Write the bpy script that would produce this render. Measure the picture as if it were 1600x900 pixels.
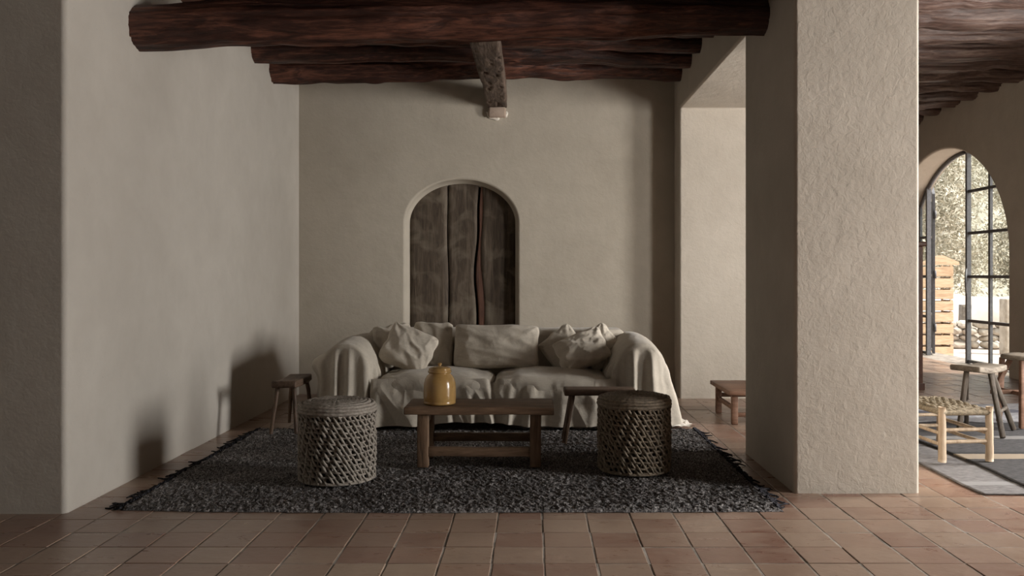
import bpy, bmesh, math, random
import numpy as np
from mathutils import Vector, Matrix, Euler

random.seed(7)
rng = np.random.default_rng(11)
scene = bpy.context.scene
for o in list(bpy.data.objects):
    bpy.data.objects.remove(o, do_unlink=True)
COL = scene.collection
PI = math.pi

# ------------------------------------------------------------------ camera
CAM_H, FPX = 1.2, 1370.0
cd = bpy.data.cameras.new('camera')
cd.sensor_width = 36.0
cd.lens = FPX / 1600 * 36.0
cd.shift_x = -29 / 1600
cd.shift_y = -20 / 1600
cd.clip_end = 200
cam = bpy.data.objects.new('camera', cd)
cam.location = (0, 0, CAM_H)
cam.rotation_euler = (PI / 2, 0, 0)
COL.objects.link(cam)
scene.camera = cam

# ------------------------------------------------------------------ world, sun, daylight at the windows
world = bpy.data.worlds.new('world')
scene.world = world
world.use_nodes = True
wn = world.node_tree
bg = wn.nodes['Background']
bg.inputs['Color'].default_value = (0.93, 0.96, 1.0, 1)
bg.inputs['Strength'].default_value = 2.0

sd = bpy.data.lights.new('sun', 'SUN')
sd.energy = 8.0
sd.angle = math.radians(8)
sd.color = (1.0, 0.94, 0.86)
sun = bpy.data.objects.new('sun', sd)
sun.rotation_euler = Vector((-.56, .25, -.79)).to_track_quat('-Z', 'Y').to_euler()
sun.location = (0, 0, 12)
COL.objects.link(sun)

def window_daylight(name, y, z, wy, hz, power, color=(1.0, 0.965, 0.925)):
    ld = bpy.data.lights.new(name, 'AREA')
    ld.shape = 'RECTANGLE'
    ld.size = hz
    ld.size_y = wy
    ld.energy = power
    ld.color = color
    lo = bpy.data.objects.new(name, ld)
    lo.location = (6.0, y, z)
    lo.rotation_euler = (0, PI / 2, 0)      # shines towards -X, into the room
    COL.objects.link(lo)
window_daylight('daylight_side_window', 5.8, 1.75, 1.1, 1.7, 310)
window_daylight('daylight_front_window', 3.2, 1.55, 1.4, 2.2, 345)

scene.view_settings.view_transform = 'Standard'
scene.view_settings.look = 'None'
scene.view_settings.exposure = 0.0
scene.view_settings.gamma = 1.0
scene.view_settings.use_curve_mapping = False
scene.cycles.use_denoising = True
scene.cycles.max_bounces = 8
scene.cycles.diffuse_bounces = 5
scene.cycles.glossy_bounces = 4
scene.cycles.transparent_max_bounces = 16
scene.cycles.sample_clamp_indirect = 6.0
scene.cycles.caustics_reflective = False
scene.cycles.caustics_refractive = False

# ------------------------------------------------------------------ numeric helpers
def _h(ix, iy, iz):
    h = (ix.astype(np.int64) * 374761393 + iy.astype(np.int64) * 668265263 + iz.astype(np.int64) * 1274126177) & 0xffffffff
    h = ((h ^ (h >> 13)) * 1103515245) & 0xffffffff
    h = ((h ^ (h >> 16)) * 2246822519) & 0xffffffff
    return ((h ^ (h >> 15)) & 0xffffff) / float(0xffffff)

def vn(x, y, z=0.0):
    """value noise in [-1, 1], vectorised"""
    x, y, z = np.broadcast_arrays(np.asarray(x, float), np.asarray(y, float), np.asarray(z, float))
    ix, iy, iz = np.floor(x), np.floor(y), np.floor(z)
    fx, fy, fz = x - ix, y - iy, z - iz
    fx = fx * fx * (3 - 2 * fx); fy = fy * fy * (3 - 2 * fy); fz = fz * fz * (3 - 2 * fz)
    r = 0
    for dx in (0, 1):
        for dy in (0, 1):
            for dz in (0, 1):
                w = (fx if dx else 1 - fx) * (fy if dy else 1 - fy) * (fz if dz else 1 - fz)
                r = r + w * _h(ix + dx, iy + dy, iz + dz)
    return r * 2 - 1

def fbm(x, y, z=0.0, o=3):
    r, a, f = 0, 1.0, 1.0
    for _ in range(o):
        r = r + a * vn(np.asarray(x) * f, np.asarray(y) * f, np.asarray(z) * f + 17.3 * f)
        a *= .5; f *= 2.03
    return r / 1.75

def smooth(a, b, x):
    t = np.clip((np.asarray(x, float) - a) / (b - a), 0, 1)
    return t * t * (3 - 2 * t)

# ------------------------------------------------------------------ object helpers
def tag(o, label=None, cat=None, group=None, kind=None):
    if label: o['label'] = label
    if cat: o['category'] = cat
    if group: o['group'] = group
    if kind: o['kind'] = kind
    return o

def make_mesh(name, verts, faces, mat=None, sm=True):
    me = bpy.data.meshes.new(name)
    me.from_pydata([tuple(v) for v in np.asarray(verts, float).tolist()] if not isinstance(verts, list) else verts, [], faces)
    if mat: me.materials.append(mat)
    if sm: me.shade_smooth()
    me.update()
    return me

def link(name, me, parent=None, loc=None, rot=None):
    o = bpy.data.objects.new(name, me)
    COL.objects.link(o)
    if parent: o.parent = parent
    if loc is not None: o.location = loc
    if rot is not None: o.rotation_euler = rot
    return o

def mobj(name, vf, mat, parent=None, sm=True, loc=None, rot=None):
    return link(name, make_mesh(name, vf[0], vf[1], mat, sm), parent, loc, rot)

def thing(name, loc, label, cat, group=None, rz=0.0):
    o = bpy.data.objects.new(name, None)
    o.empty_display_size = .1
    o.location = loc
    o.rotation_euler = (0, 0, rz)
    COL.objects.link(o)
    return tag(o, label, cat, group)

def copy_tree(o, parent=None):
    c = o.copy()
    COL.objects.link(c)
    c.parent = parent
    for ch in list(o.children):
        copy_tree(ch, c)
    return c

def join(parts):
    V, F, n = [], [], 0
    for v, f in parts:
        v = np.asarray(v, float)
        V.append(v)
        F += [tuple(i + n for i in q) for q in f]
        n += len(v)
    return np.concatenate(V), F

def xf(vf, M):
    v = np.asarray(vf[0], float)
    A = np.array(M)
    return v @ A[:3, :3].T + A[:3, 3], vf[1]

def grid_faces(nu, nv, cu=False, cv=False):
    F = []
    for i in range(nu if cu else nu - 1):
        i2 = (i + 1) % nu
        for j in range(nv if cv else nv - 1):
            j2 = (j + 1) % nv
            F.append((i * nv + j, i2 * nv + j, i2 * nv + j2, i * nv + j2))
    return F

def bm_out(bm):
    bm.normal_update()
    bm.verts.ensure_lookup_table()
    v = np.array([p.co[:] for p in bm.verts])
    f = [tuple(q.index for q in fc.verts) for fc in bm.faces]
    bm.free()
    return v, f

def box(x0, x1, y0, y1, z0, z1, bev=0.004, seg=2):
    bm = bmesh.new()
    bmesh.ops.create_cube(bm, size=1)
    for v in bm.verts:
        v.co = ((x0 + x1) / 2 + v.co.x * (x1 - x0), (y0 + y1) / 2 + v.co.y * (y1 - y0), (z0 + z1) / 2 + v.co.z * (z1 - z0))
    if bev:
        bmesh.ops.bevel(bm, geom=bm.edges[:], offset=bev, segments=seg, affect='EDGES', profile=.5)
    return bm_out(bm)

def beam_between(p, q, w, d, bev=.004, taper=1.0, up=(0, 0, 1)):
    """rectangular bar from p to q, w across, d deep"""
    p, q = Vector(p), Vector(q)
    L = (q - p).length
    v, f = box(-w / 2, w / 2, -d / 2, d / 2, 0, L, bev, 2)
    s = 1 + (taper - 1) * v[:, 2] / L
    v[:, 0] *= s; v[:, 1] *= s
    z = (q - p).normalized()
    y = Vector(up)
    if abs(z.dot(y)) > .95: y = Vector((0, 1, 0))
    x = y.cross(z).normalized(); y = z.cross(x)
    M = Matrix(((x.x, y.x, z.x, p.x), (x.y, y.y, z.y, p.y), (x.z, y.z, z.z, p.z), (0, 0, 0, 1)))
    return xf((v, f), M)

def tube(path, r, n=8, caps=True, closed=False):
    P = np.asarray(path, float)
    m = len(P)
    r = np.broadcast_to(np.asarray(r, float), (m,))
    T = np.roll(P, -1, 0) - np.roll(P, 1, 0) if closed else np.gradient(P, axis=0)
    T /= np.linalg.norm(T, axis=1)[:, None] + 1e-12
    ref = np.tile(np.array([0, 0, 1.0]), (m, 1))
    ref[np.abs(T[:, 2]) > .9] = (0, 1, 0)
    if np.mean(np.abs(T[:, 2])) > .6: ref[:] = (0.0, 1.0, 0.0)
    A = np.cross(T, ref); A /= np.linalg.norm(A, axis=1)[:, None] + 1e-12
    B = np.cross(A, T)
    a = np.linspace(0, 2 * PI, n, endpoint=False)
    V = P[:, None, :] + r[:, None, None] * (np.cos(a)[None, :, None] * A[:, None, :] + np.sin(a)[None, :, None] * B[:, None, :])
    F = grid_faces(m, n, closed, True)
    F = [q[::-1] for q in F]
    V = V.reshape(-1, 3)
    if caps and not closed:
        F.append(tuple(range(n))); F.append(tuple(range((m - 1) * n, m * n))[::-1])
    return V, F

def lathe(prof, n=48):
    prof = np.asarray(prof, float)
    a = np.linspace(0, 2 * PI, n, endpoint=False)
    V = np.stack([prof[:, 0][:, None] * np.cos(a), prof[:, 0][:, None] * np.sin(a), np.repeat(prof[:, 1][:, None], n, 1)], -1)
    F = grid_faces(len(prof), n, False, True)
    return V.reshape(-1, 3), [q[::-1] for q in F]

# ------------------------------------------------------------------ material helpers
class NT:
    def __init__(s, name):
        s.m = bpy.data.materials.new(name)
        s.m.use_nodes = True
        s.t = s.m.node_tree
        s.b = s.t.nodes['Principled BSDF']
        s.out = s.t.nodes['Material Output']
    def n(s, typ, **kw):
        nd = s.t.nodes.new(typ)
        for k, v in kw.items():
            if k in nd.inputs: nd.inputs[k].default_value = v
            else: setattr(nd, k, v)
        return nd
    def l(s, a, b): s.t.links.new(a, b)
    def coord(s, scale=(1, 1, 1), obj=False, rot=(0, 0, 0)):
        if obj:
            src = s.n('ShaderNodeTexCoord').outputs['Object']
        else:
            src = s.n('ShaderNodeNewGeometry').outputs['Position']
        mp = s.n('ShaderNodeMapping')
        mp.inputs['Scale'].default_value = scale
        mp.inputs['Rotation'].default_value = rot
        s.l(src, mp.inputs['Vector'])
        return mp.outputs[0]
    def noise(s, vec, scale, detail=4, rough=.55, dist=0.0):
        nd = s.n('ShaderNodeTexNoise')
        nd.inputs['Scale'].default_value = scale
        nd.inputs['Detail'].default_value = detail
        nd.inputs['Roughness'].default_value = rough
        nd.inputs['Distortion'].default_value = dist
        s.l(vec, nd.inputs['Vector'])
        return nd.outputs['Fac']
    def ramp(s, fac, stops):
        nd = s.n('ShaderNodeValToRGB')
        e = nd.color_ramp.elements
        while len(e) < len(stops): e.new(.5)
        for i, (p, c) in enumerate(stops):
            e[i].position = p
            e[i].color = (*c, 1) if len(c) == 3 else c
        s.l(fac, nd.inputs[0])
        return nd.outputs[0]
    def mix(s, fac, a, b, mode='MIX'):
        nd = s.n('ShaderNodeMixRGB', blend_type=mode)
        for i, v in ((0, fac), (1, a), (2, b)):
            if isinstance(v, (int, float)): nd.inputs[i].default_value = v
            elif isinstance(v, tuple): nd.inputs[i].default_value = (*v, 1) if len(v) == 3 else v
            else: s.l(v, nd.inputs[i])
        return nd.outputs[0]
    def math(s, op, a, b=0.0):
        nd = s.n('ShaderNodeMath', operation=op)
        for i, v in ((0, a), (1, b)):
            if isinstance(v, (int, float)): nd.inputs[i].default_value = v
            else: s.l(v, nd.inputs[i])
        return nd.outputs[0]
    def bump(s, h, strength, dist, prev=None):
        nd = s.n('ShaderNodeBump')
        nd.inputs['Strength'].default_value = strength
        nd.inputs['Distance'].default_value = dist
        s.l(h, nd.inputs['Height'])
        if prev is not None: s.l(prev, nd.inputs['Normal'])
        return nd.outputs[0]
    def fin(s, col=None, rough=None, normal=None, **kw):
        if col is not None:
            if isinstance(col, tuple): s.b.inputs['Base Color'].default_value = (*col, 1)
            else: s.l(col, s.b.inputs['Base Color'])
        if rough is not None:
            if isinstance(rough, (int, float)): s.b.inputs['Roughness'].default_value = rough
            else: s.l(rough, s.b.inputs['Roughness'])
        if normal is not None: s.l(normal, s.b.inputs['Normal'])
        for k, v in kw.items():
            s.b.inputs[k].default_value = v
        return s.m

def mat_plaster(name, c0, c1, grain=1.0, coarse=1.0):
    t = NT(name)
    p = t.coord()
    big = t.noise(p, 0.9, 4, .6, .4)
    mid = t.noise(p, 5.0, 5, .6, .3)
    col = t.ramp(t.math('ADD', t.math('MULTIPLY', big, .6), t.math('MULTIPLY', mid, .4)), [(.32, c0), (.68, c1)])
    spk = t.noise(p, 55, 2, .5)
    col = t.mix(t.ramp(spk, [(.70, (0, 0, 0)), (.8, (.35, .35, .35))]), col, tuple(c * .75 for c in c0))
    b1 = t.bump(t.noise(p, 3.2, 4, .5, .3), .5, .035 * grain * coarse)
    b2 = t.bump(t.noise(p, 26, 4, .6, .5), .45, .008 * grain, b1)
    b3 = t.bump(t.noise(p, 110, 3, .6), .3, .0025 * grain, b2)
    return t.fin(col, .88, b3, **{'Specular IOR Level': .25})

def mat_wood(name, c0, c1, c2, axis='X', scale=1.0, rough=.6, obj=True, bump=.5, spec=.4):
    t = NT(name)
    s = {'X': (.14, 1, 1), 'Y': (1, .14, 1), 'Z': (1, 1, .11)}[axis]
    p = t.coord(tuple(v * scale for v in s), obj)
    oi = t.n('ShaderNodeObjectInfo')
    off = t.n('ShaderNodeVectorMath', operation='ADD')
    sc = t.n('ShaderNodeVectorMath', operation='SCALE')
    comb = t.n('ShaderNodeCombineXYZ')
    for i in range(3): t.l(oi.outputs['Random'], comb.inputs[i])
    sc.inputs['Scale'].default_value = 37.0
    t.l(comb.outputs[0], sc.inputs[0])
    t.l(p, off.inputs[0]); t.l(sc.outputs[0], off.inputs[1])
    v = off.outputs[0]
    g1 = t.noise(v, 14, 6, .65, 1.2)
    g2 = t.noise(v, 60, 4, .6, .4)
    g3 = t.noise(v, 3.0, 3, .5, .8)
    fac = t.math('ADD', t.math('ADD', t.math('MULTIPLY', g1, .5), t.math('MULTIPLY', g2, .25)), t.math('MULTIPLY', g3, .25))
    col = t.ramp(fac, [(.36, c0), (.5, c1), (.64, c2)])
    n1 = t.bump(g1, bump, .012)
    n2 = t.bump(g2, bump * .8, .004, n1)
    return t.fin(col, rough, n2, **{'Specular IOR Level': spec})

def mat_linen(name, c0, c1):
    t = NT(name)
    p = t.coord(obj=True)
    oi = t.n('ShaderNodeObjectInfo')
    wv = t.noise(t.coord((1, 1, .12), True), 260, 2, .5)
    wv2 = t.noise(t.coord((.12, .12, 1), True), 260, 2, .5)
    mid = t.noise(p, 6, 5, .6, .5)
    fac = t.math('ADD', t.math('MULTIPLY', t.math('ADD', wv, wv2), .3), t.math('MULTIPLY', mid, .4))
    col = t.ramp(fac, [(.34, c0), (.64, c1)])
    n0 = t.bump(t.noise(p, 6, 3, .5, .8), .35, .03)
    n1 = t.bump(t.noise(p, 34, 3, .5, .6), .22, .005, n0)
    n2 = t.bump(t.math('ADD', wv, wv2), .3, .0012, n1)
    return t.fin(col, .92, n2, **{'Specular IOR Level': .15, 'Sheen Weight': .18, 'Sheen Roughness': .5})

def mat_simple(name, c0, c1, scale=20, rough=.8, bump=.3, dist=.004, obj=True, stretch=(1, 1, 1), **kw):
    t = NT(name)
    p = t.coord(stretch, obj)
    f = t.noise(p, scale, 5, .6, .3)
    col = t.ramp(f, [(.32, c0), (.68, c1)])
    return t.fin(col, rough, t.bump(f, bump, dist), **kw)

M = {}
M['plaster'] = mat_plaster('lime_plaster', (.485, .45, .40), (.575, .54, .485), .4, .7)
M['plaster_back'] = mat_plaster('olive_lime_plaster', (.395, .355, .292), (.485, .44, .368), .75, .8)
M['plaster_rough'] = mat_plaster('rough_lime_plaster', (.45, .405, .342), (.55, .50, .43), 1.1, .35)
M['beam'] = mat_wood('dark_oiled_log', (.008, .004, .003), (.055, .021, .014), (.21, .085, .054), 'X', 1.0, .5, False, 1.0)
M['beam_right'] = mat_wood('weathered_log', (.03, .017, .013), (.085, .05, .04), (.20, .14, .115), 'X', 1.0, .5, False, .9)
M['old_beam'] = mat_wood('worm_eaten_oak', (.03, .02, .014), (.11, .075, .055), (.19, .14, .105), 'Y', 1.4, .8, False, .8)
M['door_wood'] = mat_wood('aged_plank', (.028, .019, .012), (.074, .054, .037), (.15, .117, .086), 'Z', 1.0, .75, False, .4)
def weathered(m):
    nt = m.node_tree; b = nt.nodes['Principled BSDF']
    src = b.inputs['Base Color'].links[0].from_socket
    g = nt.nodes.new('ShaderNodeNewGeometry'); n = nt.nodes.new('ShaderNodeTexNoise')
    n.inputs['Scale'].default_value = 4.5; n.inputs['Detail'].default_value = 6; n.inputs['Distortion'].default_value = 1.0
    nt.links.new(g.outputs['Position'], n.inputs['Vector'])
    r = nt.nodes.new('ShaderNodeValToRGB')
    r.color_ramp.elements[0].position = .5; r.color_ramp.elements[0].color = (0, 0, 0, 1)
    r.color_ramp.elements[1].position = .72; r.color_ramp.elements[1].color = (.75, .75, .75, 1)
    nt.links.new(n.outputs['Fac'], r.inputs[0])
    x = nt.nodes.new('ShaderNodeMixRGB'); x.inputs[2].default_value = (.17, .142, .105, 1)
    nt.links.new(r.outputs[0], x.inputs[0]); nt.links.new(src, x.inputs[1]); nt.links.new(x.outputs[0], b.inputs['Base Color'])
weathered(M['door_wood'])
M['red_edge'] = mat_wood('red_heartwood', (.04, .017, .010), (.10, .045, .028), (.15, .075, .05), 'Z', 1.0, .75, False, .5)
M['table_wood'] = mat_wood('brown_pine', (.075, .044, .026), (.185, .115, .070), (.29, .19, .122), 'X', 1.2, .55, True, .4)
M['table_leg'] = mat_wood('brown_pine_upright', (.075, .044, .026), (.185, .115, .070), (.29, .19, .122), 'Z', 1.2, .55, True, .4)
M['stool_wood'] = mat_wood('dark_walnut', (.05, .031, .02), (.13, .083, .055), (.23, .155, .108), 'Y', 1.2, .6, True, .4)
M['stool_wood_x'] = mat_wood('dark_walnut_long', (.05, .031, .02), (.13, .083, .055), (.23, .155, .108), 'X', 1.2, .6, True, .4)
M['stool_leg'] = mat_wood('dark_walnut_leg', (.05, .031, .02), (.13, .080, .052), (.22, .145, .098), 'Z', 1.2, .6, True, .4)
M['red_wood'] = mat_wood('reddish_pine', (.08, .038, .022), (.18, .095, .058), (.26, .15, .10), 'X', 1.2, .55, True, .4)
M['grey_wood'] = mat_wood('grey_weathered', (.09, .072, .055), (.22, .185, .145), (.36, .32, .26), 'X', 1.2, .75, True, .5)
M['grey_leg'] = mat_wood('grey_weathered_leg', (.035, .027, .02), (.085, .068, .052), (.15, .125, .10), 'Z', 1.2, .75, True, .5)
M['pale_wood'] = mat_wood('pale_peeled_wood', (.30, .215, .14), (.46, .355, .25), (.58, .465, .34), 'Z', 1.2, .6, True, .25)
M['cabinet'] = mat_wood('red_brown_cabinet', (.03, .011, .006), (.075, .03, .018), (.12, .055, .035), 'Z', 1.0, .5, True, .3)
M['crate'] = mat_wood('raw_crate_wood', (.34, .22, .13), (.52, .37, .24), (.66, .50, .35), 'X', 1.2, .8, True, .3)
M['linen'] = mat_linen('washed_linen', (.45, .405, .338), (.59, .54, .46))
M['linen_pillow'] = mat_linen('linen_cushion', (.48, .43, .355), (.64, .585, .50))
M['linen_light'] = mat_linen('pale_linen', (.55, .51, .45), (.70, .66, .59))
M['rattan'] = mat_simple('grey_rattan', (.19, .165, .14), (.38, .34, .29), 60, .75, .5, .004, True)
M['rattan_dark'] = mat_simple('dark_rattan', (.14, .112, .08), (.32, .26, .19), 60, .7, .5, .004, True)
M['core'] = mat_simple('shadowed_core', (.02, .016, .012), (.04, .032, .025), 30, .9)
M['rope'] = mat_simple('seagrass_rope', (.13, .105, .068), (.31, .255, .175), 70, .85, .6, .004, True)
M['iron'] = mat_simple('dark_iron', (.10, .10, .105), (.16, .16, .168), 30, .55, .2, .001, True, Metallic=.3)
M['stone'] = mat_simple('field_stone', (.30, .26, .21), (.52, .47, .40), 7, .9, .6, .02, False)
M['limewash'] = mat_simple('pale_limewash', (.55, .47, .41), (.66, .58, .51), 4, .9, .4, .01, False)
M['yard'] = mat_simple('pale_yard', (.52, .44, .38), (.64, .555, .49), 3, .9, .4, .01, False)
M['bark'] = mat_simple('bark', (.10, .085, .07), (.22, .19, .15), 20, .9, .8, .01, False)
M['grout'] = mat_simple('lime_grout', (.16, .135, .11), (.42, .37, .315), 9, .95, .4, .003, False)
M['ceiling'] = mat_simple('dark_ceiling_board', (.02, .012, .009), (.05, .03, .022), 6, .8, .4, .01, False, (.2, 1, 1))

def mat_tile():
    t = NT('terracotta')
    S = TILE
    pos = t.n('ShaderNodeNewGeometry').outputs['Position']
    sep = t.n('ShaderNodeSeparateXYZ'); t.l(pos, sep.inputs[0])
    fx = t.math('FLOOR', t.math('DIVIDE', t.math('SUBTRACT', sep.outputs[0], TX0), S))
    fy = t.math('FLOOR', t.math('DIVIDE', t.math('SUBTRACT', sep.outputs[1], TY0), S))
    cb = t.n('ShaderNodeCombineXYZ'); t.l(fx, cb.inputs[0]); t.l(fy, cb.inputs[1])
    wn_ = t.n('ShaderNodeTexWhiteNoise', noise_dimensions='3D'); t.l(cb.outputs[0], wn_.inputs['Vector'])
    base = t.ramp(wn_.outputs['Value'], [(0, (.205, .100, .072)), (.3, (.275, .176, .128)), (.6, (.315, .218, .160)), (.85, (.24, .125, .090)), (1, (.375, .275, .20))])
    off = t.n('ShaderNodeVectorMath', operation='ADD'); t.l(pos, off.inputs[0])
    sc = t.n('ShaderNodeVectorMath', operation='SCALE'); sc.inputs['Scale'].default_value = 9
    t.l(wn_.outputs['Color'], sc.inputs[0]); t.l(sc.outputs[0], off.inputs[1])
    mp = t.n('ShaderNodeMapping'); mp.inputs['Scale'].default_value = (.6, 1.6, 1); t.l(off.outputs[0], mp.inputs[0])
    mott = t.noise(mp.outputs[0], 7, 5, .62, .8)
    col = t.mix(t.ramp(mott, [(.3, (0, 0, 0)), (.7, (.55, .55, .55))]), base, (.35, .265, .20))
    stain = t.noise(off.outputs[0], 22, 4, .6, .5)
    col = t.mix(t.ramp(stain, [(.56, (0, 0, 0)), (.75, (.35, .35, .35))]), col, (.19, .10, .07))
    r = t.ramp(mott, [(.3, (.24, .24, .24)), (.7, (.42, .42, .42))])
    n1 = t.bump(t.noise(pos, 5, 3, .5), .35, .015)
    n2 = t.bump(t.noise(off.outputs[0], 40, 4, .6), .3, .0025, n1)
    return t.fin(col, r, n2, **{'Specular IOR Level': .5})
TILE, TX0, TY0 = .219, .057, 4.09
M['tile'] = mat_tile()

def mat_rug(name, c0, c1, c2, sc=120):
    t = NT(name)
    p = t.coord((1, .38, 1), False, (0, 0, -.55))
    f = t.noise(p, sc, 3, .6, .6)
    f2 = t.noise(t.coord(), 3, 3, .5)
    col = t.ramp(t.math('ADD', t.math('MULTIPLY', f, .85), t.math('MULTIPLY', f2, .15)), [(.40, c0), (.52, c1), (.66, c2)])
    return t.fin(col, .95, t.bump(f, .6, .008), **{'Specular IOR Level': .1})
M['rug'] = mat_rug('charcoal_wool', (.034, .032, .032), (.15, .142, .14), (.42, .40, .39))

def mat_flatweave(name, c0, c1, stripe=None):
    t = NT(name)
    p = t.coord()
    w = t.noise(t.coord((.2, 1, 1)), 90, 3, .6)
    col = t.ramp(w, [(.35, c0), (.65, c1)])
    if stripe:
        sep = t.n('ShaderNodeSeparateXYZ'); t.l(t.n('ShaderNodeNewGeometry').outputs['Position'], sep.inputs[0])
        for y0, y1, c in stripe:
            a = t.math('MULTIPLY', t.math('GREATER_THAN', sep.outputs[1], y0), t.math('LESS_THAN', sep.outputs[1], y1))
            col = t.mix(a, col, c)
    n = t.bump(w, .5, .004)
    return t.fin(col, .95, n, **{'Specular IOR Level': .1})

def mat_glass():
    t = NT('window_glass')
    tr = t.n('ShaderNodeBsdfTransparent')
    tr.inputs[0].default_value = (.96, .97, .96, 1)
    gl = t.n('ShaderNodeBsdfGlossy'); gl.inputs['Roughness'].default_value = .02
    mx = t.n('ShaderNodeMixShader'); mx.inputs[0].default_value = .05
    t.l(tr.outputs[0], mx.inputs[1]); t.l(gl.outputs[0], mx.inputs[2])
    t.l(mx.outputs[0], t.out.inputs['Surface'])
    return t.m
M['glass'] = mat_glass()

def mat_glaze():
    t = NT('ochre_glaze')
    p = t.coord(obj=True)
    f = t.noise(p, 9, 5, .6, .6)
    col = t.ramp(f, [(.3, (.40, .235, .078)), (.7, (.54, .345, .13))])
    spot = t.noise(p, 60, 3, .5)
    col = t.mix(t.ramp(spot, [(.64, (0, 0, 0)), (.74, (.5, .5, .5))]), col, (.24, .11, .03))
    n = t.bump(t.noise(p, 18, 3, .5), .15, .004)
    return t.fin(col, .22, n, **{'Specular IOR Level': .55, 'Coat Weight': .3, 'Coat Roughness': .1})
M['glaze'] = mat_glaze()

def mat_leaf():
    t = NT('olive_leaf')
    g = t.n('ShaderNodeNewGeometry')
    col = t.ramp(g.outputs['Random Per Island'], [(0, (.26, .24, .17)), (.5, (.42, .39, .30)), (1, (.58, .54, .44))])
    return t.fin(col, .7, None, **{'Specular IOR Level': .3})
M['leaf'] = mat_leaf()

# ------------------------------------------------------------------ the setting
XL, XR, XR2 = -2.335, 1.45, 2.14      # alcove left wall, divider faces
YB = 8.84                              # alcove back wall
XW, XO = 5.6, 6.05                     # right wall inside / outside
YF = 4.41                              # front face of the left wall

def structure(name, vf, mat, label, sm=False, bevel=0.0):
    o = mobj(name, vf, mat, None, sm)
    tag(o, label, None, None, 'structure')
    if bevel:
        md = o.modifiers.new('round', 'BEVEL'); md.width = bevel; md.segments = 4; md.limit_method = 'ANGLE'; md.angle_limit = math.radians(40)
        o.data.shade_smooth()
        md2 = o.modifiers.new('wn', 'WEIGHTED_NORMAL')
    return o

floor = structure('floor', box(-6.9, 6.3, -3.6, 14.8, -.25, -.0022, 0), M['grout'], 'terracotta tiled floor laid in straight rows with lime joints')

# --- tiles: four slightly uneven shapes shared by all
def tile_shape(seed):
    r = random.Random(seed)
    h = TILE / 2 - .0030; hx_ = TILE / 2 - .0044
    bm = bmesh.new()
    bmesh.ops.create_cube(bm, size=1)
    for v in bm.verts:
        v.co = (v.co.x * 2 * hx_ + r.uniform(-.0018, .0018), v.co.y * 2 * h + r.uniform(-.0016, .0016), -.008 + v.co.z * .016 + (r.uniform(-.0011, .0007) if v.co.z > 0 else 0))
    top = [e for e in bm.edges if all(v.co.z > -.006 for v in e.verts)]
    bmesh.ops.bevel(bm, geom=top, offset=.0026, segments=2, affect='EDGES', profile=.5)
    bot = [f for f in bm.faces if f.normal.z < -.9]
    bmesh.ops.delete(bm, geom=bot, context='FACES')
    return bm_out(bm)
tile_vf = [tile_shape(s) for s in range(6)]
tile_me = [make_mesh('tile', v, f, M['tile'], False) for v, f in tile_vf]
RUG = (-2.10, 1.27, 4.44, 6.80)
def tile_seen(x, y):
    px, py = 829 + x * FPX / y, 430 + CAM_H * FPX / y
    if not (-40 < px < 1640 and py < 925): return False
    if y < YF + .05: return True
    if XL < x < XR + .1 and y < YB:
        return not (RUG[0] + .12 < x < RUG[1] - .12 and RUG[2] + .12 < y < RUG[3])
    if XR <= x <= XR2 and y < 4.9: return True
    if XR <= x and y < YB and px < 1165 and y > 5.9: return True
    if px > 1425 and x > XR2: return not (x > 2.6 and 4.9 < y < 7.6)
    return False
cells = []
for i in range(-30, 29):
    for j in range(-34, 49):
        x, y = TX0 + (i + .5) * TILE, TY0 + (j + .5) * TILE
        if x < -6.7 or x > 5.75 or y < -3.3 or y > 14.5: continue
        cells.append((x, y, i, j))
seen = sorted([c for c in cells if c[1] > 3 and tile_seen(c[0], c[1])], key=lambda c: c[1])[:300]
seen_set = set((c[2], c[3]) for c in seen)
for x, y, i, j in seen:
    r = random.Random(i * 131 + j)
    link('tile', tile_me[r.randrange(6)], floor, (x, y, r.uniform(-.0012, .001)), (r.uniform(-.002, .002), r.uniform(-.002, .002), r.randrange(2) * PI + r.uniform(-.004, .004)))
rest = []
for x, y, i, j in cells:
    if (i, j) in seen_set: continue
    if x < XL - .3 and y > YF + .3: continue
    if x < XR2 and y > 9.0: continue
    v, f = tile_vf[(i * 7 + j * 3) % 6]
    rest.append((v + np.array((x, y, random.uniform(-.0012, .001))), f))
tf = mobj('tile_field', join(rest), M['tile'], floor, False)
tag(tf, kind='stuff')

# --- walls
structure('wall_left', box(-6.9, XL, YF, 9.3, -.1, 3.9, 0), M['plaster'], 'smooth lime plastered wall block left of the sofa', bevel=.03)

prof = [(4.82, -.1), (5.93, -.1), (5.93, 2.83), (8.54, 2.83), (8.54, -.1), (14.8, -.1), (14.8, 3.9), (4.82, 3.9)]
bm = bmesh.new()
fa = bm.faces.new([bm.verts.new((XR, y, z)) for y, z in prof])
ex = bmesh.ops.extrude_face_region(bm, geom=[fa])
for v in [g for g in ex['geom'] if isinstance(g, bmesh.types.BMVert)]:
    v.co.x = XR2
bmesh.ops.recalc_face_normals(bm, faces=bm.faces[:])
structure('wall_divider', bm_out(bm), M['plaster_rough'], 'thick plastered pillar and lintel dividing the alcove from the side room', bevel=.022)

def arch_pts(c, a, b, zs, n=40):
    t = np.linspace(PI, 0, n + 1)
    return [(c + a * math.cos(q), zs + b * math.sin(q)) for q in t]

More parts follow.
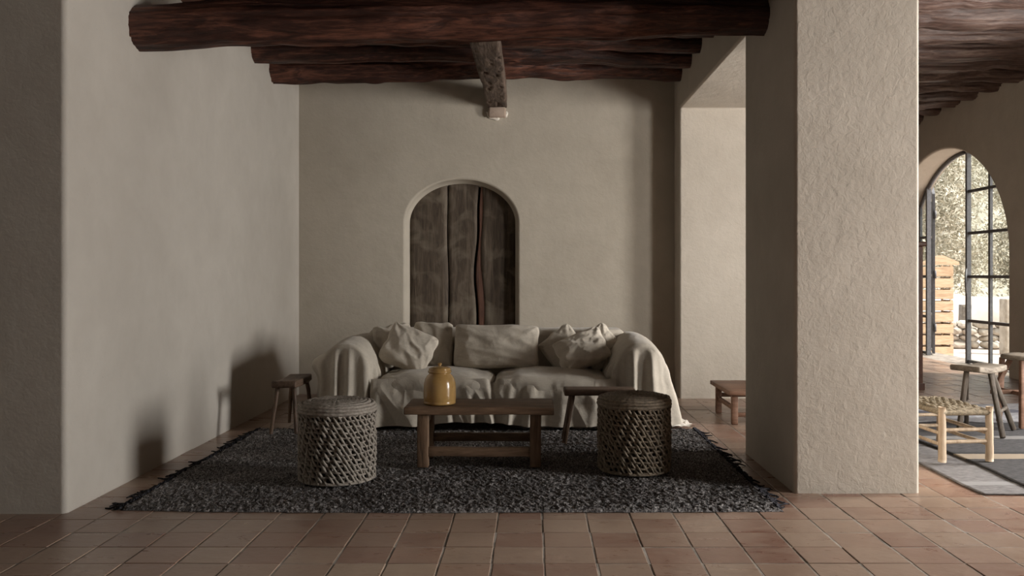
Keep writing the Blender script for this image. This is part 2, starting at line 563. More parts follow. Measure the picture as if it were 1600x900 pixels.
def arch_panel(u0, u1, z0, z1, c, a, b, zs, d0, d1, lip=.03, splay=0.0, n=40, zbot=-.1, back=True):
    """wall slab with an arched hole; local axes (u, d, z): faces at d0 (front) and d1 (back)"""
    V, F = [], []
    def add(*p):
        V.append(p); return len(V) - 1
    def loop(a_, b_, zs_):
        pts = [(c - a_, zbot)] + arch_pts(c, a_, b_, zs_, n) + [(c + a_, zbot)]
        return pts
    rows = []
    for k in range(7):                       # rounded lip
        q = k / 6 * PI / 2
        off = lip * (1 - math.sin(q)); dep = d0 + lip * (1 - math.cos(q)) * (1 if d1 > d0 else -1)
        rows.append([add(u, dep, z) for u, z in loop(a + off, b + off, zs)])
    rows.append([add(u, d1, z) for u, z in loop(a - splay, b - splay, zs)])
    for r0, r1 in zip(rows[:-1], rows[1:]):
        for i in range(len(r0) - 1):
            F.append((r0[i], r0[i + 1], r1[i + 1], r1[i]))
    def face_with_hole(row, d):
        us = [V[i][0] for i in row]
        top = [add(min(max(u, u0), u1), d, z1) for u in us[1:-1]]
        for i in range(1, len(row) - 2):
            F.append((row[i], top[i - 1], top[i], row[i + 1]))
        a0, a1 = add(u0, d, zbot), add(u0, d, z1)
        F.append((a0, a1, top[0], row[1], row[0]))
        b0, b1 = add(u1, d, zbot), add(u1, d, z1)
        F.append((row[-1], row[-2], top[-1], b1, b0))
    face_with_hole(rows[0], d0)
    if back: face_with_hole(rows[-1], d1)
    return np.array(V), F

# back wall with the shallow arched door recess
DC, DA, DB, DZ = -.697, .533, .40, 1.73
v, f = arch_panel(XL - .1, XR + .2, 0, 3.9, DC, DA + .034, DB + .034, DZ, YB, YB + .20, .026, .036, 48)
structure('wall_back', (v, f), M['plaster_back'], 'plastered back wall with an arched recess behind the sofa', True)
md = bpy.data.objects['wall_back']
md.data.shade_auto_smooth if False else None
for p in md.data.polygons: p.use_smooth = len(p.vertices) == 4 and abs(p.normal.y) < .999
structure('wall_back_core', box(-2.9, XR2, YB + .30, YB + .6, -.1, 3.9, 0), M['plaster'], 'masonry behind the arched recess')

# wooden door of three old boards
door = thing('door_1', (0, YB + .15, 0), 'arched door of three wide weathered boards behind the sofa', None)
tag(door, kind='structure')
def arch_z(x):
    q = max(0.0, 1 - ((x - DC) / (DA + .02)) ** 2)
    return DZ + (DB + .02) * math.sqrt(q)
def board(x0, x1, mat, wob0, wob1, y0=0.0, y1=.05, n=46, nx=8, name='plank', bulge=.004):
    zs = np.linspace(-.002, 1, n)
    P = np.zeros((n, nx + 4, 3))
    for i, s in enumerate(zs):
        for k in range(nx):
            w = k / (nx - 1)
            zt = 1.0
            x = x0 + (x1 - x0) * w
            zmax = arch_z(x)
            z = s * zmax
            xx = x + (1 - w) * wob0(z) + w * wob1(z)
            P[i, k + 2] = (xx, y0 + bulge * float(vn(xx * 9, z * 2, 3.3)), z)
        P[i, 1] = P[i, 2] + (0, .012, 0); P[i, 2, 0] += .004
        P[i, nx + 2] = P[i, nx + 1] + (0, .012, 0); P[i, nx + 1, 0] -= .004
        P[i, 0] = P[i, 1] + (0, y1 - y0, 0); P[i, nx + 3] = P[i, nx + 2] + (0, y1 - y0, 0)
    return P.reshape(-1, 3), grid_faces(n, nx + 4)
w_none = lambda z: 0.0
w_a = lambda z: .006 * math.sin(z * 2.3) + .004 * math.sin(z * 7)
w_c = lambda z: .014 * math.sin(z * 2.6 + .4) + .012 * math.sin(z * 6.5 + 2)
w_b = lambda z: .022 * math.sin(z * 3.1 + 1.1) + .008 * math.sin(z * 9)
xa, xb = -.846, -.545
mobj('plank', board(DC - DA - .01, xa - .004, M['door_wood'], w_none, w_a), M['door_wood'], door)
mobj('plank', board(xa + .004, xb - .010, M['door_wood'], w_a, w_b, .004), M['door_wood'], door)
mobj('plank', board(xb + .056, DC + DA + .01, M['door_wood'], w_c, w_none, .002), M['door_wood'], door)
tag(mobj('live_edge', board(xb + .012, xb + .066, M['red_edge'], w_b, w_c, .008, .05, 46, 5), M['red_edge'], door), 'reddish live edge running down the door')
mobj('door_back', box(DC - DA - .03, DC + DA + .03, .07, .10, 0, 2.18, 0), M['core'], door, False)

# right wall with three arched openings, built in (u=y, d=x, z) and turned
def right_seg(u0, u1, c, a, b, zs, zbot):
    v, f = arch_panel(u0, u1, 0, 3.9, c, a, b, zs, XW, XO, .03, 0.0, 40, zbot)
    return np.stack([v[:, 1], v[:, 0], v[:, 2]], -1), [q[::-1] for q in f]
AC, AA, AB, AZ = 12.0, 1.72, 1.46, 1.45       # garden door arch
segs = [right_seg(9.3, 14.8, AC, AA, AB, AZ, -.1),
        right_seg(4.9, 9.3, 5.8, .6, .3, 2.35, -.1),
        right_seg(-3.6, 4.9, 3.2, .8, .5, 2.2, -.1)]
structure('wall_right', join(segs), M['plaster_rough'], 'long plastered side wall with arched garden openings', False)
structure('wall_far', box(XR2 - .1, XO, 14.45, 14.8, -.1, 3.9, 0), M['plaster'], 'far plastered wall of the side room')
structure('wall_rear', box(-6.9, XO, -3.6, -3.3, -.1, 3.9, 0), M['plaster'], 'plastered wall behind the viewer')
structure('wall_outer_left', box(-6.9, -6.6, -3.6, YF + .1, -.1, 3.9, 0), M['plaster'], 'plastered wall at the far left of the front room')
structure('ceiling', box(-6.9, XO, -3.6, 14.8, 3.68, 3.95, 0), M['ceiling'], 'dark boarded ceiling above the log joists')
structure('ceiling_alcove', box(XL - .05, XR + .05, YF + .06, YB + .2, 3.22, 3.66, 0), M['ceiling'], 'dark boarded ceiling of the sofa alcove')

# ------------------------------------------------------------------ logs and beams
def log(pts, seed, nseg=110, nr=26, rough=1.0, endround=0.0):
    pts = np.asarray(pts, float)                    # x, y, z, r
    s = np.linspace(0, 1, nseg)
    if endround:
        s = .5 - .5 * np.cos(s * PI) * (1 - .35) - .5 * (1 - 2 * s) * .35
    k = np.linspace(0, 1, len(pts))
    C = np.stack([np.interp(s, k, pts[:, i]) for i in range(4)], -1)
    for i in (1, 2):
        C[:, i] += .016 * rough * vn(C[:, 0] * 2.2, seed * 3.1 + i * 7.7) + .008 * rough * vn(C[:, 0] * 6, seed * 5.1 + i * 3.3)
    a = np.linspace(0, 2 * PI, nr, endpoint=False)
    A, X = np.meshgrid(a, C[:, 0])
    ca, sa = np.cos(A), np.sin(A)
    g = .55 * fbm(ca * 1.6 + seed, sa * 1.6, X * 1.1, 2) + .55 * fbm(ca * 4.2 + seed, sa * 4.2, X * .9 + seed, 2) + .35 * vn(ca * 9, sa * 9 + seed, X * 2.4)
    kn = np.clip(vn(ca * 2 + seed * 2, sa * 2, X * 3.5) - .55, 0, 1) * 1.6
    gr = np.abs(fbm(ca * 5.5 + seed * 3, sa * 5.5, X * .8 + 3, 2))
    crack = np.clip(.10 - np.abs(vn(ca * 3.3 + seed * 5, sa * 3.3, X * .7 + 8)), 0, .1) * 1.1
    R = C[:, 3][:, None] * (1 + rough * (.20 * g + .20 * kn + .16 * (gr - .25) - crack))
    if endround:
        e = np.minimum(s, 1 - s) / endround
        R = R * np.sqrt(np.clip(1 - (1 - np.clip(e, 0, 1)) ** 2.4, .02, 1))[:, None]
    V = np.stack([X, C[:, 1][:, None] + R * ca, C[:, 2][:, None] + R * sa], -1)
    F = grid_faces(nseg, nr, False, True)
    F.append(tuple(range(nr))[::-1]); F.append(tuple(range((nseg - 1) * nr, nseg * nr)))
    return V.reshape(-1, 3), F

g = mobj('log_girder', log([(XL - .03, 5.21, 2.665, .128), (-1.9, 5.24, 2.69, .132), (-1.1, 5.28, 2.725, .128), (-.35, 5.32, 2.752, .124), (.5, 5.36, 2.775, .135), (1.0, 5.4, 2.79, .122), (XR + .03, 5.43, 2.80, .106)], 1, 240, 72, .85), M['beam'])
tag(g, 'thick dark log girder crossing the alcove, the lowest of its beams', 'beam')
jo = [(7.95, 8.47, 3.06, 3.19, .118), (7.42, 7.95, 3.10, 3.17, .095), (6.98, 7.50, 3.13, 3.18, .09), (6.4, 6.95, 3.12, 3.18, .10), (5.9, 6.4, 3.12, 3.18, .10), (5.35, 5.85, 3.12, 3.18, .10), (4.85, 5.25, 3.12, 3.18, .10)]
for i, (ya, yb, za, zb, r) in enumerate(jo):
    o = mobj('ceiling_joist', log([(XL - .03, ya, za, r * 1.05), (-.35, (ya + yb) / 2, (za + zb) / 2 + .03, r * .98), (XR + .03, yb, zb, r * .92)], 10 + i, 160, 48, 1.1), M['beam'])
    tag(o, ('dark log joist nearest the back wall above the sofa', 'second dark log joist out from the back wall above the sofa', 'third dark log joist out from the back wall above the sofa')[i] if i < 3 else 'dark log joist of the alcove ceiling above or in front of the thick girder', 'beam', 'alcove ceiling joists')
yy = [5.1, 5.65, 6.15, 6.65, 7.14, 7.74, 8.36, 8.9, 9.42, 10.02, 10.54, 11.06, 11.55, 12.05, 12.6, 13.2, 13.8]
for i, y in enumerate(yy):
    r = .135 + .022 * math.sin(i * 2.7)
    o = mobj('ceiling_joist', log([(XR2 - .03, y + .03 * math.sin(i * 3.3), 3.38 + r, r), (3.8, y + .05 * math.sin(i * 1.9), 3.385 + r, r * .95), (XW + .03, y, 3.39 + r, r * .9)], 40 + i, 150, 44, 1.35), M['beam_right'])
    tag(o, 'weathered brown log joist on the ceiling of the side room with the garden door', 'beam', 'side room ceiling joists')

# squared worm-eaten beam running to the back wall
def old_beam():
    nu, nv = 260, 48
    w, h = .215, .165
    per = []
    for k in range(nv):
        q = k / nv * 4
        s, t = int(q), q - int(q)
        c = [(-1, -1), (1, -1), (1, 1), (-1, 1)]
        p0, p1 = c[s], c[(s + 1) % 4]
        per.append((p0[0] + (p1[0] - p0[0]) * t, p0[1] + (p1[1] - p0[1]) * t))
    per = np.array(per)
    y = np.linspace(4.9, YB - .003, nu)
    Y, A = np.meshgrid(y, per[:, 0], indexing='ij'); _, B = np.meshgrid(y, per[:, 1], indexing='ij')
    rad = np.maximum(np.abs(A), np.abs(B))
    rr = np.sqrt(A * A + B * B)
    k = 1 - .10 * np.clip(rr - 1.15, 0, 1)
    taper = 1 - .06 * smooth(6, 8.8, Y)
    dx = .010 * fbm(Y * 2.1, A * 1.5, B * 1.5, 3) + .012 * vn(Y * 1.1, 4.4)
    dz = .007 * fbm(Y * 5 + 9, A * 2.5, B * 2, 3)
    hole = np.clip(fbm(Y * 7, A * 4.2, B * 3 + 5, 2) - .28, 0, 1) * .13 + np.clip(vn(Y * 3.2, A * 7 + 3, 2.2) - .62, 0, 1) * .09
    X = -.345 + .015 * (8.84 - Y) / 3 + A * w / 2 * k * taper + dx
    Z = 2.885 + h / 2 + B * h / 2 * k + dz + hole * (B < -.6)
    return np.stack([X, Y, Z], -1).reshape(-1, 3), grid_faces(nu, nv, False, True) + [tuple(range(nv)), tuple(range((nu - 1) * nv, nu * nv))[::-1]]
ob = mobj('old_squared_beam', old_beam(), M['old_beam'])
tag(ob, 'squared grey-brown worm-eaten beam end running into the back wall above the arched door', 'beam')
v, f = box(-.088, .088, -.10, 0, -.05, .05, .02, 4)
v[:, 0] += .006 * vn(v[:, 2] * 40, v[:, 1] * 30); v[:, 2] += .010 * vn(v[:, 0] * 30, v[:, 1] * 30, 4)
M['corbel'] = mat_plaster('corbel_stone', (.30, .22, .17), (.46, .37, .30))
co = mobj('corbel', (v, f), M['corbel'], None, True, (-.335, YB + .03, 2.835))
tag(co, 'small pale stone corbel under the worm-eaten beam end', 'corbel')
ring = []
for q in np.linspace(-.35, PI * 1.02, 30):
    ring.append((.095 * math.cos(-q), -.034, -.055 * math.sin(q) + .012 * float(vn(q * 3, 1.7))))
M['patch'] = mat_plaster('fresh_lime', (.62, .58, .51), (.72, .68, .61))
pl = mobj('mortar_bead', tube(ring, .014 + .006 * vn(np.arange(30) * .6, 2.2), 8), M['patch'], co)

# ------------------------------------------------------------------ area rug
def area_rug():
    x0, x1, y0, y1 = RUG
    nx, ny = 620, 430
    xs, ys = np.linspace(x0, x1, nx), np.linspace(y0, y1, ny)
    X, Y = np.meshgrid(xs, ys, indexing='ij')
    c, s = math.cos(.55), math.sin(.55)
    U, W = X * c + Y * s, -X * s + Y * c
    h = .014 + .006 * vn(U * 85, W * 34) + .004 * vn(U * 130, W * 90, 3) + .003 * vn(X * 4, Y * 4, 9)
    e = np.minimum(np.minimum(X - x0, x1 - X), np.minimum(Y - y0, y1 - Y))
    h = h * smooth(-.004, .02, e) + .001
    Xd = X + .012 * vn(Y * 3, 2.2) * smooth(.3, 0, np.minimum(X - x0, x1 - X)) + .010 * vn(Y * 38, 5.1) * smooth(.05, 0, np.minimum(X - x0, x1 - X))
    Yd = Y + .010 * vn(X * 1.6, 7.7) * smooth(.4, 0, np.minimum(Y - y0, y1 - Y)) + .004 * vn(X * 40, 4.1) * smooth(.04, 0, np.minimum(Y - y0, y1 - Y))
    Yd = Yd - .018 * smooth(1.4, 0, np.abs(X + .3)) * smooth(.6, 0, Y - y0) + .03 * smooth(.5, 0, X - x0) * smooth(.4, 0, Y - y0)
    return np.stack([Xd, Yd, h], -1).reshape(-1, 3), grid_faces(nx, ny)
rug = mobj('area_rug', area_rug(), M['rug'])
tag(rug, 'large charcoal looped wool rug with ragged fringed sides under the low table', 'rug')
def fringe(side):
    parts = []
    x = RUG[0] if side < 0 else RUG[1]
    n = 95
    for k in range(n):
        y = RUG[2] + .03 + (RUG[3] - RUG[2] - .06) * (k + random.uniform(-.3, .3)) / (n - 1)
        L = random.uniform(.015, .05) + (.05 if random.random() < .25 else 0)
        d = random.uniform(-.5, .5)
        p = []
        for q in np.linspace(0, 1, 6):
            p.append((x + side * (L * q - .012), y + d * L * q + .006 * math.sin(q * 5 + k), .012 * (1 - q) + .005 + .004 * math.sin(q * 6 + k)))
        parts.append(tube(p, np.linspace(.009, .0035, 6), 6))
    return join(parts)
M['fringe'] = mat_rug('blue_black_fringe', (.014, .014, .016), (.034, .033, .038), (.08, .078, .09))
for s in (-1, 1):
    tag(mobj('fringe', fringe(s), M['fringe'], rug), kind='stuff')

# ------------------------------------------------------------------ sofa under a linen throw
def tent(cx, cy, a, b, ztop, hem, shoulder=.07, crown=.015, nper=260, folds=None, flare=0.0, wr=.006, seed=0, nh=40, bumpf=None, pw=5.0, barrel=0.0):
    """cloth laid over a rounded block: crown, shoulder, then a hanging wall with folds"""
    th = np.linspace(0, 2 * PI, nper * 4, endpoint=False)
    ct, st = np.cos(th), np.sin(th)
    fx = np.sign(ct) * np.abs(ct) ** (2 / pw) * a
    fy = np.sign(st) * np.abs(st) ** (2 / pw) * b
    d = np.concatenate([[0], np.cumsum(np.hypot(np.diff(np.append(fx, fx[0])), np.diff(np.append(fy, fy[0]))))])
    per = d[-1]
    sv = np.linspace(0, per, nper, endpoint=False)
    fx, fy = np.interp(sv, d, np.append(fx, fx[0])), np.interp(sv, d, np.append(fy, fy[0]))
    tx, ty = np.roll(fx, -1) - np.roll(fx, 1), np.roll(fy, -1) - np.roll(fy, 1)
    ln = np.maximum(np.hypot(tx, ty), 1e-9); nx, ny = ty / ln, -tx / ln
    rows = []
    sa = shoulder / a; sb = shoulder / b
    for k in np.linspace(0, 1, 16):              # crown
        kx, ky = k * (1 - sa), k * (1 - sb)
        z = ztop - crown * k ** 2
        rows.append((fx * kx, fy * ky, z - barrel * np.abs(fx * kx / a) ** 2.4))
    for q in np.linspace(0, PI / 2, 9)[1:]:      # shoulder
        ex = 1 - sa + sa * math.sin(q); ey = 1 - sb + sb * math.sin(q)
        z = ztop - crown - shoulder * (1 - math.cos(q))
        rows.append((fx * ex, fy * ey, z - barrel * np.abs(fx * ex / a) ** 2.4))
    z1 = ztop - crown - shoulder - barrel * np.abs(fx / a) ** 2.4
    hz = hem(sv / per, fx, fy) if callable(hem) else np.full(nper, hem)
    for t in np.linspace(0, 1, nh)[1:]:
        z = z1 + (hz - z1) * t
        o = flare * t ** 1.3
        if folds is not None: o = o + folds(sv, t, fx, fy)
        rows.append((fx + nx * o, fy + ny * o, z))
    P = np.array([np.stack(r, -1) for r in rows])
    nrow = len(P)
    Q = P.copy()
    wrk = wr * (fbm(Q[..., 0] * 7 + seed, Q[..., 1] * 7, Q[..., 2] * 7, 3)) + wr * .8 * (1 - np.abs(fbm(Q[..., 0] * 4.4 + seed * 2, Q[..., 1] * 4.4 + 5, Q[..., 2] * 4.4, 2)) * 2)
    wz = np.ones(nrow); wz[16:24] = np.linspace(1, 0, 8); wz[24:] = 0
    P[..., 2] += wrk * wz[:, None]
    P[..., 0] += nx[None] * wrk * (1 - wz)[:, None]
    P[..., 1] += ny[None] * wrk * (1 - wz)[:, None]
    if bumpf is not None: P = bumpf(P, sv / per)
    P[..., 0] += cx; P[..., 1] += cy
    V = P.reshape(-1, 3)
    F = [q[::-1] for q in grid_faces(nrow, nper, False, True)]
    return V, [q[::-1] for q in F]

def fold_fn(amp, freq, seed, sharp=1.6, grow=.8, lo=.15):
    def fn(s, t, fx, fy):
        ph = s * freq * 2 * PI + 2.4 * vn(s * 2.1, seed) + .5 * t * vn(s * 3.1, seed + 5)
        w = (.5 + .5 * np.sin(ph)) ** sharp
        am = amp * (.72 + .28 * vn(s * 1.7, seed + 9)) * (lo + (1 - lo) * t ** grow) * float(smooth(-.10, .16, t))
        return am * w
    return fn

SX = -.285
sofa = thing('sofa', (SX, 7.2, 0), 'long low sofa draped in loose crumpled beige linen', 'sofa')
def sp(name, vf, mat, label=None, sm=True):
    v = np.asarray(vf[0], float) - np.array((SX, 7.2, 0))
    o = mobj(name, (v, vf[1]), mat, sofa, sm)
    if label: o['label'] = label
    return o
sp('frame', join([box(-1.55, .98, 6.84, 7.72, .06, .22, .01)] + [box(x - .03, x + .03, y - .03, y + .03, .0, .07, .004) for x in (-1.5, .93) for y in (6.9, 7.66)]), M['stool_leg'], None, False)
# back
sp('back_cover', tent(-.29, 7.585, 1.09, .165, .745, .06, .055, .004, 420, fold_fn(.02, 2.2, 3.3), .02, .006, 3.0, 30, None, 9), M['linen'])
# seat cushions
for k, (cx, a) in enumerate(((-.745, .455), (.165, .455))):
    def cb(P, u, cx=cx):
        P[..., 2] -= .012 * smooth(.25, .36, np.abs(P[..., 0])) 
        P[..., 2] += .008 * fbm(P[..., 0] * 5, P[..., 1] * 5, k * 3.0, 3) * smooth(.3, .4, P[..., 2])
        return P
    sp('seat_cushion', tent(cx, 7.09, a, .385, .452, .2, .075, .03, 260, None, 0, .008, 5.0 + k * 4, 14, cb, 7), M['linen'])
# front skirt
def skirt():
    nx, nz = 520, 54
    xs = np.linspace(-1.225, .655, nx)
    t = np.linspace(0, 1, nz)
    X, T = np.meshgrid(xs, t, indexing='ij')
    top = .405 + .004 * vn(X * 14, 2.0) - .035 * np.exp(-((X + .29) / .03) ** 2)
    hem = .030 + .012 * (vn(X * 3.1, 8.8) + 1) + .030 * smooth(-.82, -.6, X) * smooth(.0, -.3, X)
    Z = top + (hem - top) * T
    f1 = (.5 + .5 * np.sin(X * 2 * PI * 5.2 + 2.8 * vn(X * 2.6, 1.5) + 1.2 * T * vn(X * 2, 6))) ** 2.2
    f2 = np.clip(1 - 1.6 * np.abs(vn(X * 17, T * 1.5, 3.5)), 0, 1)
    am = .55 + .45 * vn(X * 1.9, 4.5)
    off = .070 * f1 * am * T ** .7 + .013 * f2 * smooth(0, .12, T) * (1 - .6 * T) * (.6 + .4 * vn(X * 5, 8)) + .035 * T
    off += .010 * fbm(X * 7, Z * 7, 2.0, 3) * smooth(0, .2, T)
    # diagonal drag folds
    dg = 1 - np.abs(vn((X + .55 * Z) * 5.5, Z * 1.2 + 3, 1.1)) * 2.2
    off += .026 * np.clip(dg, 0, 1) * smooth(.05, .5, T)
    Y = 6.735 - off - .015 * np.sin(np.clip(T * 6, 0, PI)) 
    Y += .03 * np.exp(-((X + .29) / .035) ** 2) * (1 - T)
    V = np.stack([X + .012 * vn(Z * 6, X * 4, 2) * T, Y, Z], -1)
    return V.reshape(-1, 3), grid_faces(nx, nz)
sk = sp('skirt', skirt(), M['linen'])
# arms
def arm_bump_left(P, u):
    X, Y, Z = P[..., 0], P[..., 1], P[..., 2]
    g = np.exp(-((Y + .36) / .13) ** 2) * np.exp(-((Z - .53) / .085) ** 2) * smooth(-.08, -.2, X)
    P[..., 0] -= .085 * g
    P[..., 2] -= .02 * smooth(-.1, -.5, P[..., 1]) * smooth(.1, .6, P[..., 2])
    return P
def arm_bump_right(P, u):
    X, Y, Z = P[..., 0], P[..., 1], P[..., 2]
    P[..., 2] -= .03 * smooth(-.1, -.5, P[..., 1]) * smooth(.1, .6, P[..., 2])
    P[..., 0] += .05 * smooth(.5, .05, Z) * smooth(0, .2, X)
    return P
def hem_arm(u, fx, fy):
    return .028 + .02 * (vn(u * 14, 3.0) + 1)
sp('arm_cover', tent(-1.425, 7.23, .205, .50, .70, hem_arm, .030, .010, 480, fold_fn(.058, 10.0, 2.1, 1.6, .5, .45), .03, .005, 8.0, 50, arm_bump_left, 6.0, .15), M['linen'])
sp('arm_cover', tent(.85, 7.23, .215, .50, .715, hem_arm, .035, .010, 480, fold_fn(.085, 7.0, 6.4, 2.0, .5, .4), .035, .005, 12.0, 50, arm_bump_right, 5.0, .17), M['linen'])
# trailing end of the throw on the floor
def clump():
    n, m = 46, 46
    U, W = np.meshgrid(np.linspace(-1, 1, n), np.linspace(-1, 1, m), indexing='ij')
    r = np.sqrt(U ** 2 + W ** 2)
    h = np.clip(1 - r, 0, 1) ** .6 * .05
    rid = 1 - np.abs(vn(U * 3.2 + 2, W * 2.2, 4.0)) * 2
    Z = .024 + h * (.6 + .9 * np.clip(rid, 0, 1)) + .006 * vn(U * 8, W * 8)
    X = 1.115 + U * .15 * (1 + .15 * vn(W * 3, 2)); Y = 6.93 + W * .11 * (1 + .2 * vn(U * 3, 5))
    return np.stack([X, Y, Z], -1).reshape(-1, 3), grid_faces(n, m)
sp('trailing_corner', clump(), M['linen_light'], 'pale crumpled corner of the throw lying on the floor')

# cushions
def pillow_mesh(w, h, t, seed, wr=.012, n=64, sag=.1):
    u = np.sin(np.linspace(-PI / 2, PI / 2, n))
    U, W = np.meshgrid(u, u, indexing='ij')
    e = np.clip((1 - U ** 2) * (1 - W ** 2), 0, 1)
    th = t / 2 * (e ** .42 * .9 + .1 * np.clip(e * 30, 0, 1)) * (1 - sag * W)
    c = .055
    X = w / 2 * U * (1 - c * (1 - W ** 2)) ; Z = h / 2 * W * (1 - c * (1 - U ** 2))
    pull = 1 - .085 * np.abs(U * W) ** 5
    X = X * pull; Z = Z * pull
    X = X + .008 * vn(W * 3, seed) * np.abs(U); Z = Z + .010 * vn(U * 3, seed + 4) * np.abs(W)
    sides = []
    for sgn in (-1, 1):
        ang = np.arctan2(np.abs(W) - 1.05, np.abs(U) - 1.05)
        rad = np.sqrt((np.abs(W) - 1.05) ** 2 + (np.abs(U) - 1.05) ** 2)
        cor = np.sin(ang * 9 + seed + 2 * vn(U * 2, W * 2, seed)) * np.exp(-rad * 2.4)
        rid = 1 - np.abs(fbm(U * 1.3 + seed, W * 1.7 + U * .8, sgn * 3.0, 2)) * 2.4
        D = th + (wr * np.clip(rid, -.3, 1) + wr * .8 * cor + wr * .35 * fbm(U * 6, W * 6, seed, 2)) * np.clip(e * 6, 0, 1)
        sides.append(np.stack([X, sgn * D, Z], -1).reshape(-1, 3))
    F = grid_faces(n, n)
    nf = n * n
    F2 = [tuple(i + nf for i in q[::-1]) for q in F]
    V = np.concatenate(sides)
    me = bpy.data.meshes.new('cushion')
    bm = bmesh.new()
    vs = [bm.verts.new(p) for p in V.tolist()]
    for q in F + F2: bm.faces.new([vs[i] for i in q])
    bmesh.ops.remove_doubles(bm, verts=bm.verts[:], dist=2e-4)
    bmesh.ops.recalc_face_normals(bm, faces=bm.faces[:])
    bm.to_mesh(me); bm.free()
    me.materials.append(M['linen_pillow'])
    me.shade_smooth()
    return me
def cushion(w, h, t, seed, pos, lean, roll, yaw, label, wr=.012):
    o = link('cushion', pillow_mesh(w, h, t, seed, wr), None, pos)
    R = Matrix.Rotation(math.radians(yaw), 4, 'Z') @ Matrix.Rotation(math.radians(-lean), 4, 'X') @ Matrix.Rotation(math.radians(roll), 4, 'Y')
    o.rotation_euler = R.to_euler()
    return tag(o, label, 'cushion', 'linen cushions on the sofa')
cushion(.33, .36, .13, 2.2, (-1.135, 7.30, .615), 14, -8, 10, 'crumpled linen cushion tucked into the sofa corner behind the tilted cushion', .02)
cushion(.34, .40, .12, 5.1, (-.815, 7.33, .61), 12, 2, 0, 'upright linen cushion half hidden behind the tilted cushion', .010)
cushion(.42, .37, .15, 7.7, (-.985, 7.11, .605), 28, 24, 8, 'crumpled square linen cushion tilted on its corner near the jar', .013)
cushion(.73, .38, .16, 9.4, (-.285, 7.265, .612), 14, 1, 0, 'long rectangular linen cushion in the middle of the sofa', .013)
cushion(.34, .32, .12, 3.9, (.275, 7.325, .595), 14, -38, 0, 'square linen cushion leaning behind the folded cushion', .013)
cushion(.43, .31, .15, 6.3, (.415, 7.125, .592), 30, -24, -6, 'slumped linen cushion with a deep diagonal crease near the round wicker stool', .022)
cushion(.34, .32, .12, 8.8, (.565, 7.315, .60), 14, -40, -4, 'linen cushion pressed into the sofa corner beside the draped arm by the opening', .018)

# ------------------------------------------------------------------ low wooden table and jar
RT = .028                                     # top of the rug pile
def legged(name, label, cat, loc, rz=0, group=None): return thing(name, loc, label, cat, group, rz)
ct = legged('coffee_table', 'low rustic brown wooden table on the charcoal rug', 'table', (-.314, 5.53, RT - .004))
def wplank(x0, x1, y0, y1, z0, z1, seed, amp=.004, bev=.006, cuts=14):
    bm = bmesh.new()
    bmesh.ops.create_cube(bm, size=1)
    for v in bm.verts:
        v.co = ((x0 + x1) / 2 + v.co.x * (x1 - x0), (y0 + y1) / 2 + v.co.y * (y1 - y0), (z0 + z1) / 2 + v.co.z * (z1 - z0))
    bmesh.ops.bevel(bm, geom=bm.edges[:], offset=bev, segments=2, affect='EDGES', profile=.5)
    L = (x1 - x0, y1 - y0, z1 - z0); ax = L.index(max(L))
    for k in range(1, cuts):
        co = [(x0 + x1) / 2, (y0 + y1) / 2, (z0 + z1) / 2]
        co[ax] = (x0, y0, z0)[ax] + L[ax] * k / cuts
        no = [0, 0, 0]; no[ax] = 1
        bmesh.ops.bisect_plane(bm, geom=bm.verts[:] + bm.edges[:] + bm.faces[:], plane_co=co, plane_no=no)
    v, f = bm_out(bm)
    d = v.copy()
    fr = 5.0
    for i in range(3):
        if i == ax: continue
        v[:, i] += amp * vn(d[:, 0] * fr + seed, d[:, 1] * fr + i * 3, d[:, 2] * fr) + amp * .4 * vn(d[:, 0] * 19 + seed, d[:, 1] * 19 + i * 3, d[:, 2] * 19)
    return v, f
H = .372
mobj('tabletop', wplank(-.457, .457, -.205, .20, H - .045, H, 1.0, .004), M['table_wood'], ct)
for sx in (-1, 1):
    for sy in (-1, 1):
        x, y = sx * .345, sy * .145
        mobj('leg', wplank(x - .034, x + .034, y - .030, y + .030, 0, H - .042, 3 + sx + sy * 2, .0025, .005, 8), M['table_leg'], ct)
mobj('stretcher', wplank(-.315, .315, -.165, -.125, .065, .122, 5.0, .003, .005), M['table_wood'], ct)
mobj('stretcher', wplank(-.315, .315, .125, .165, .105, .158, 6.0, .003, .005), M['table_wood'], ct)
for sx in (-1, 1):
    mobj('side_rail', wplank(sx * .345 - .018, sx * .345 + .018, -.118, .118, .25, .31, 7.0, .002, .004, 4), M['table_wood'], ct)

jar = thing('honey_jar', (-.567, 5.475, RT - .004 + H + .002), 'glossy ochre yellow lidded stoneware jar standing on the low table', 'jar')
body = [(0, 0), (.092, 0), (.099, .004), (.101, .010), (.0985, .017), (.0985, .021), (.1005, .026), (.1015, .06), (.1010, .10), (.0985, .13), (.092, .155), (.081, .174), (.070, .184), (.0665, .189), (.0665, .193), (.060, .193), (.056, .185), (0, .18)]
mobj('body', lathe(body, 64), M['glaze'], jar)
lid = mobj('lid', lathe([(0, .1925), (.066, .1925), (.0725, .195), (.0740, .200), (.0725, .206), (.068, .208), (.067, .211), (.0695, .214), (.0685, .220), (.062, .225), (.045, .231), (.022, .235), (0, .236)], 64), M['glaze'], jar)
mobj('knob', lathe([(0, .230), (.012, .232), (.009, .238), (.0125, .244), (.013, .250), (.009, .255), (0, .2565)], 32), M['glaze'], lid)

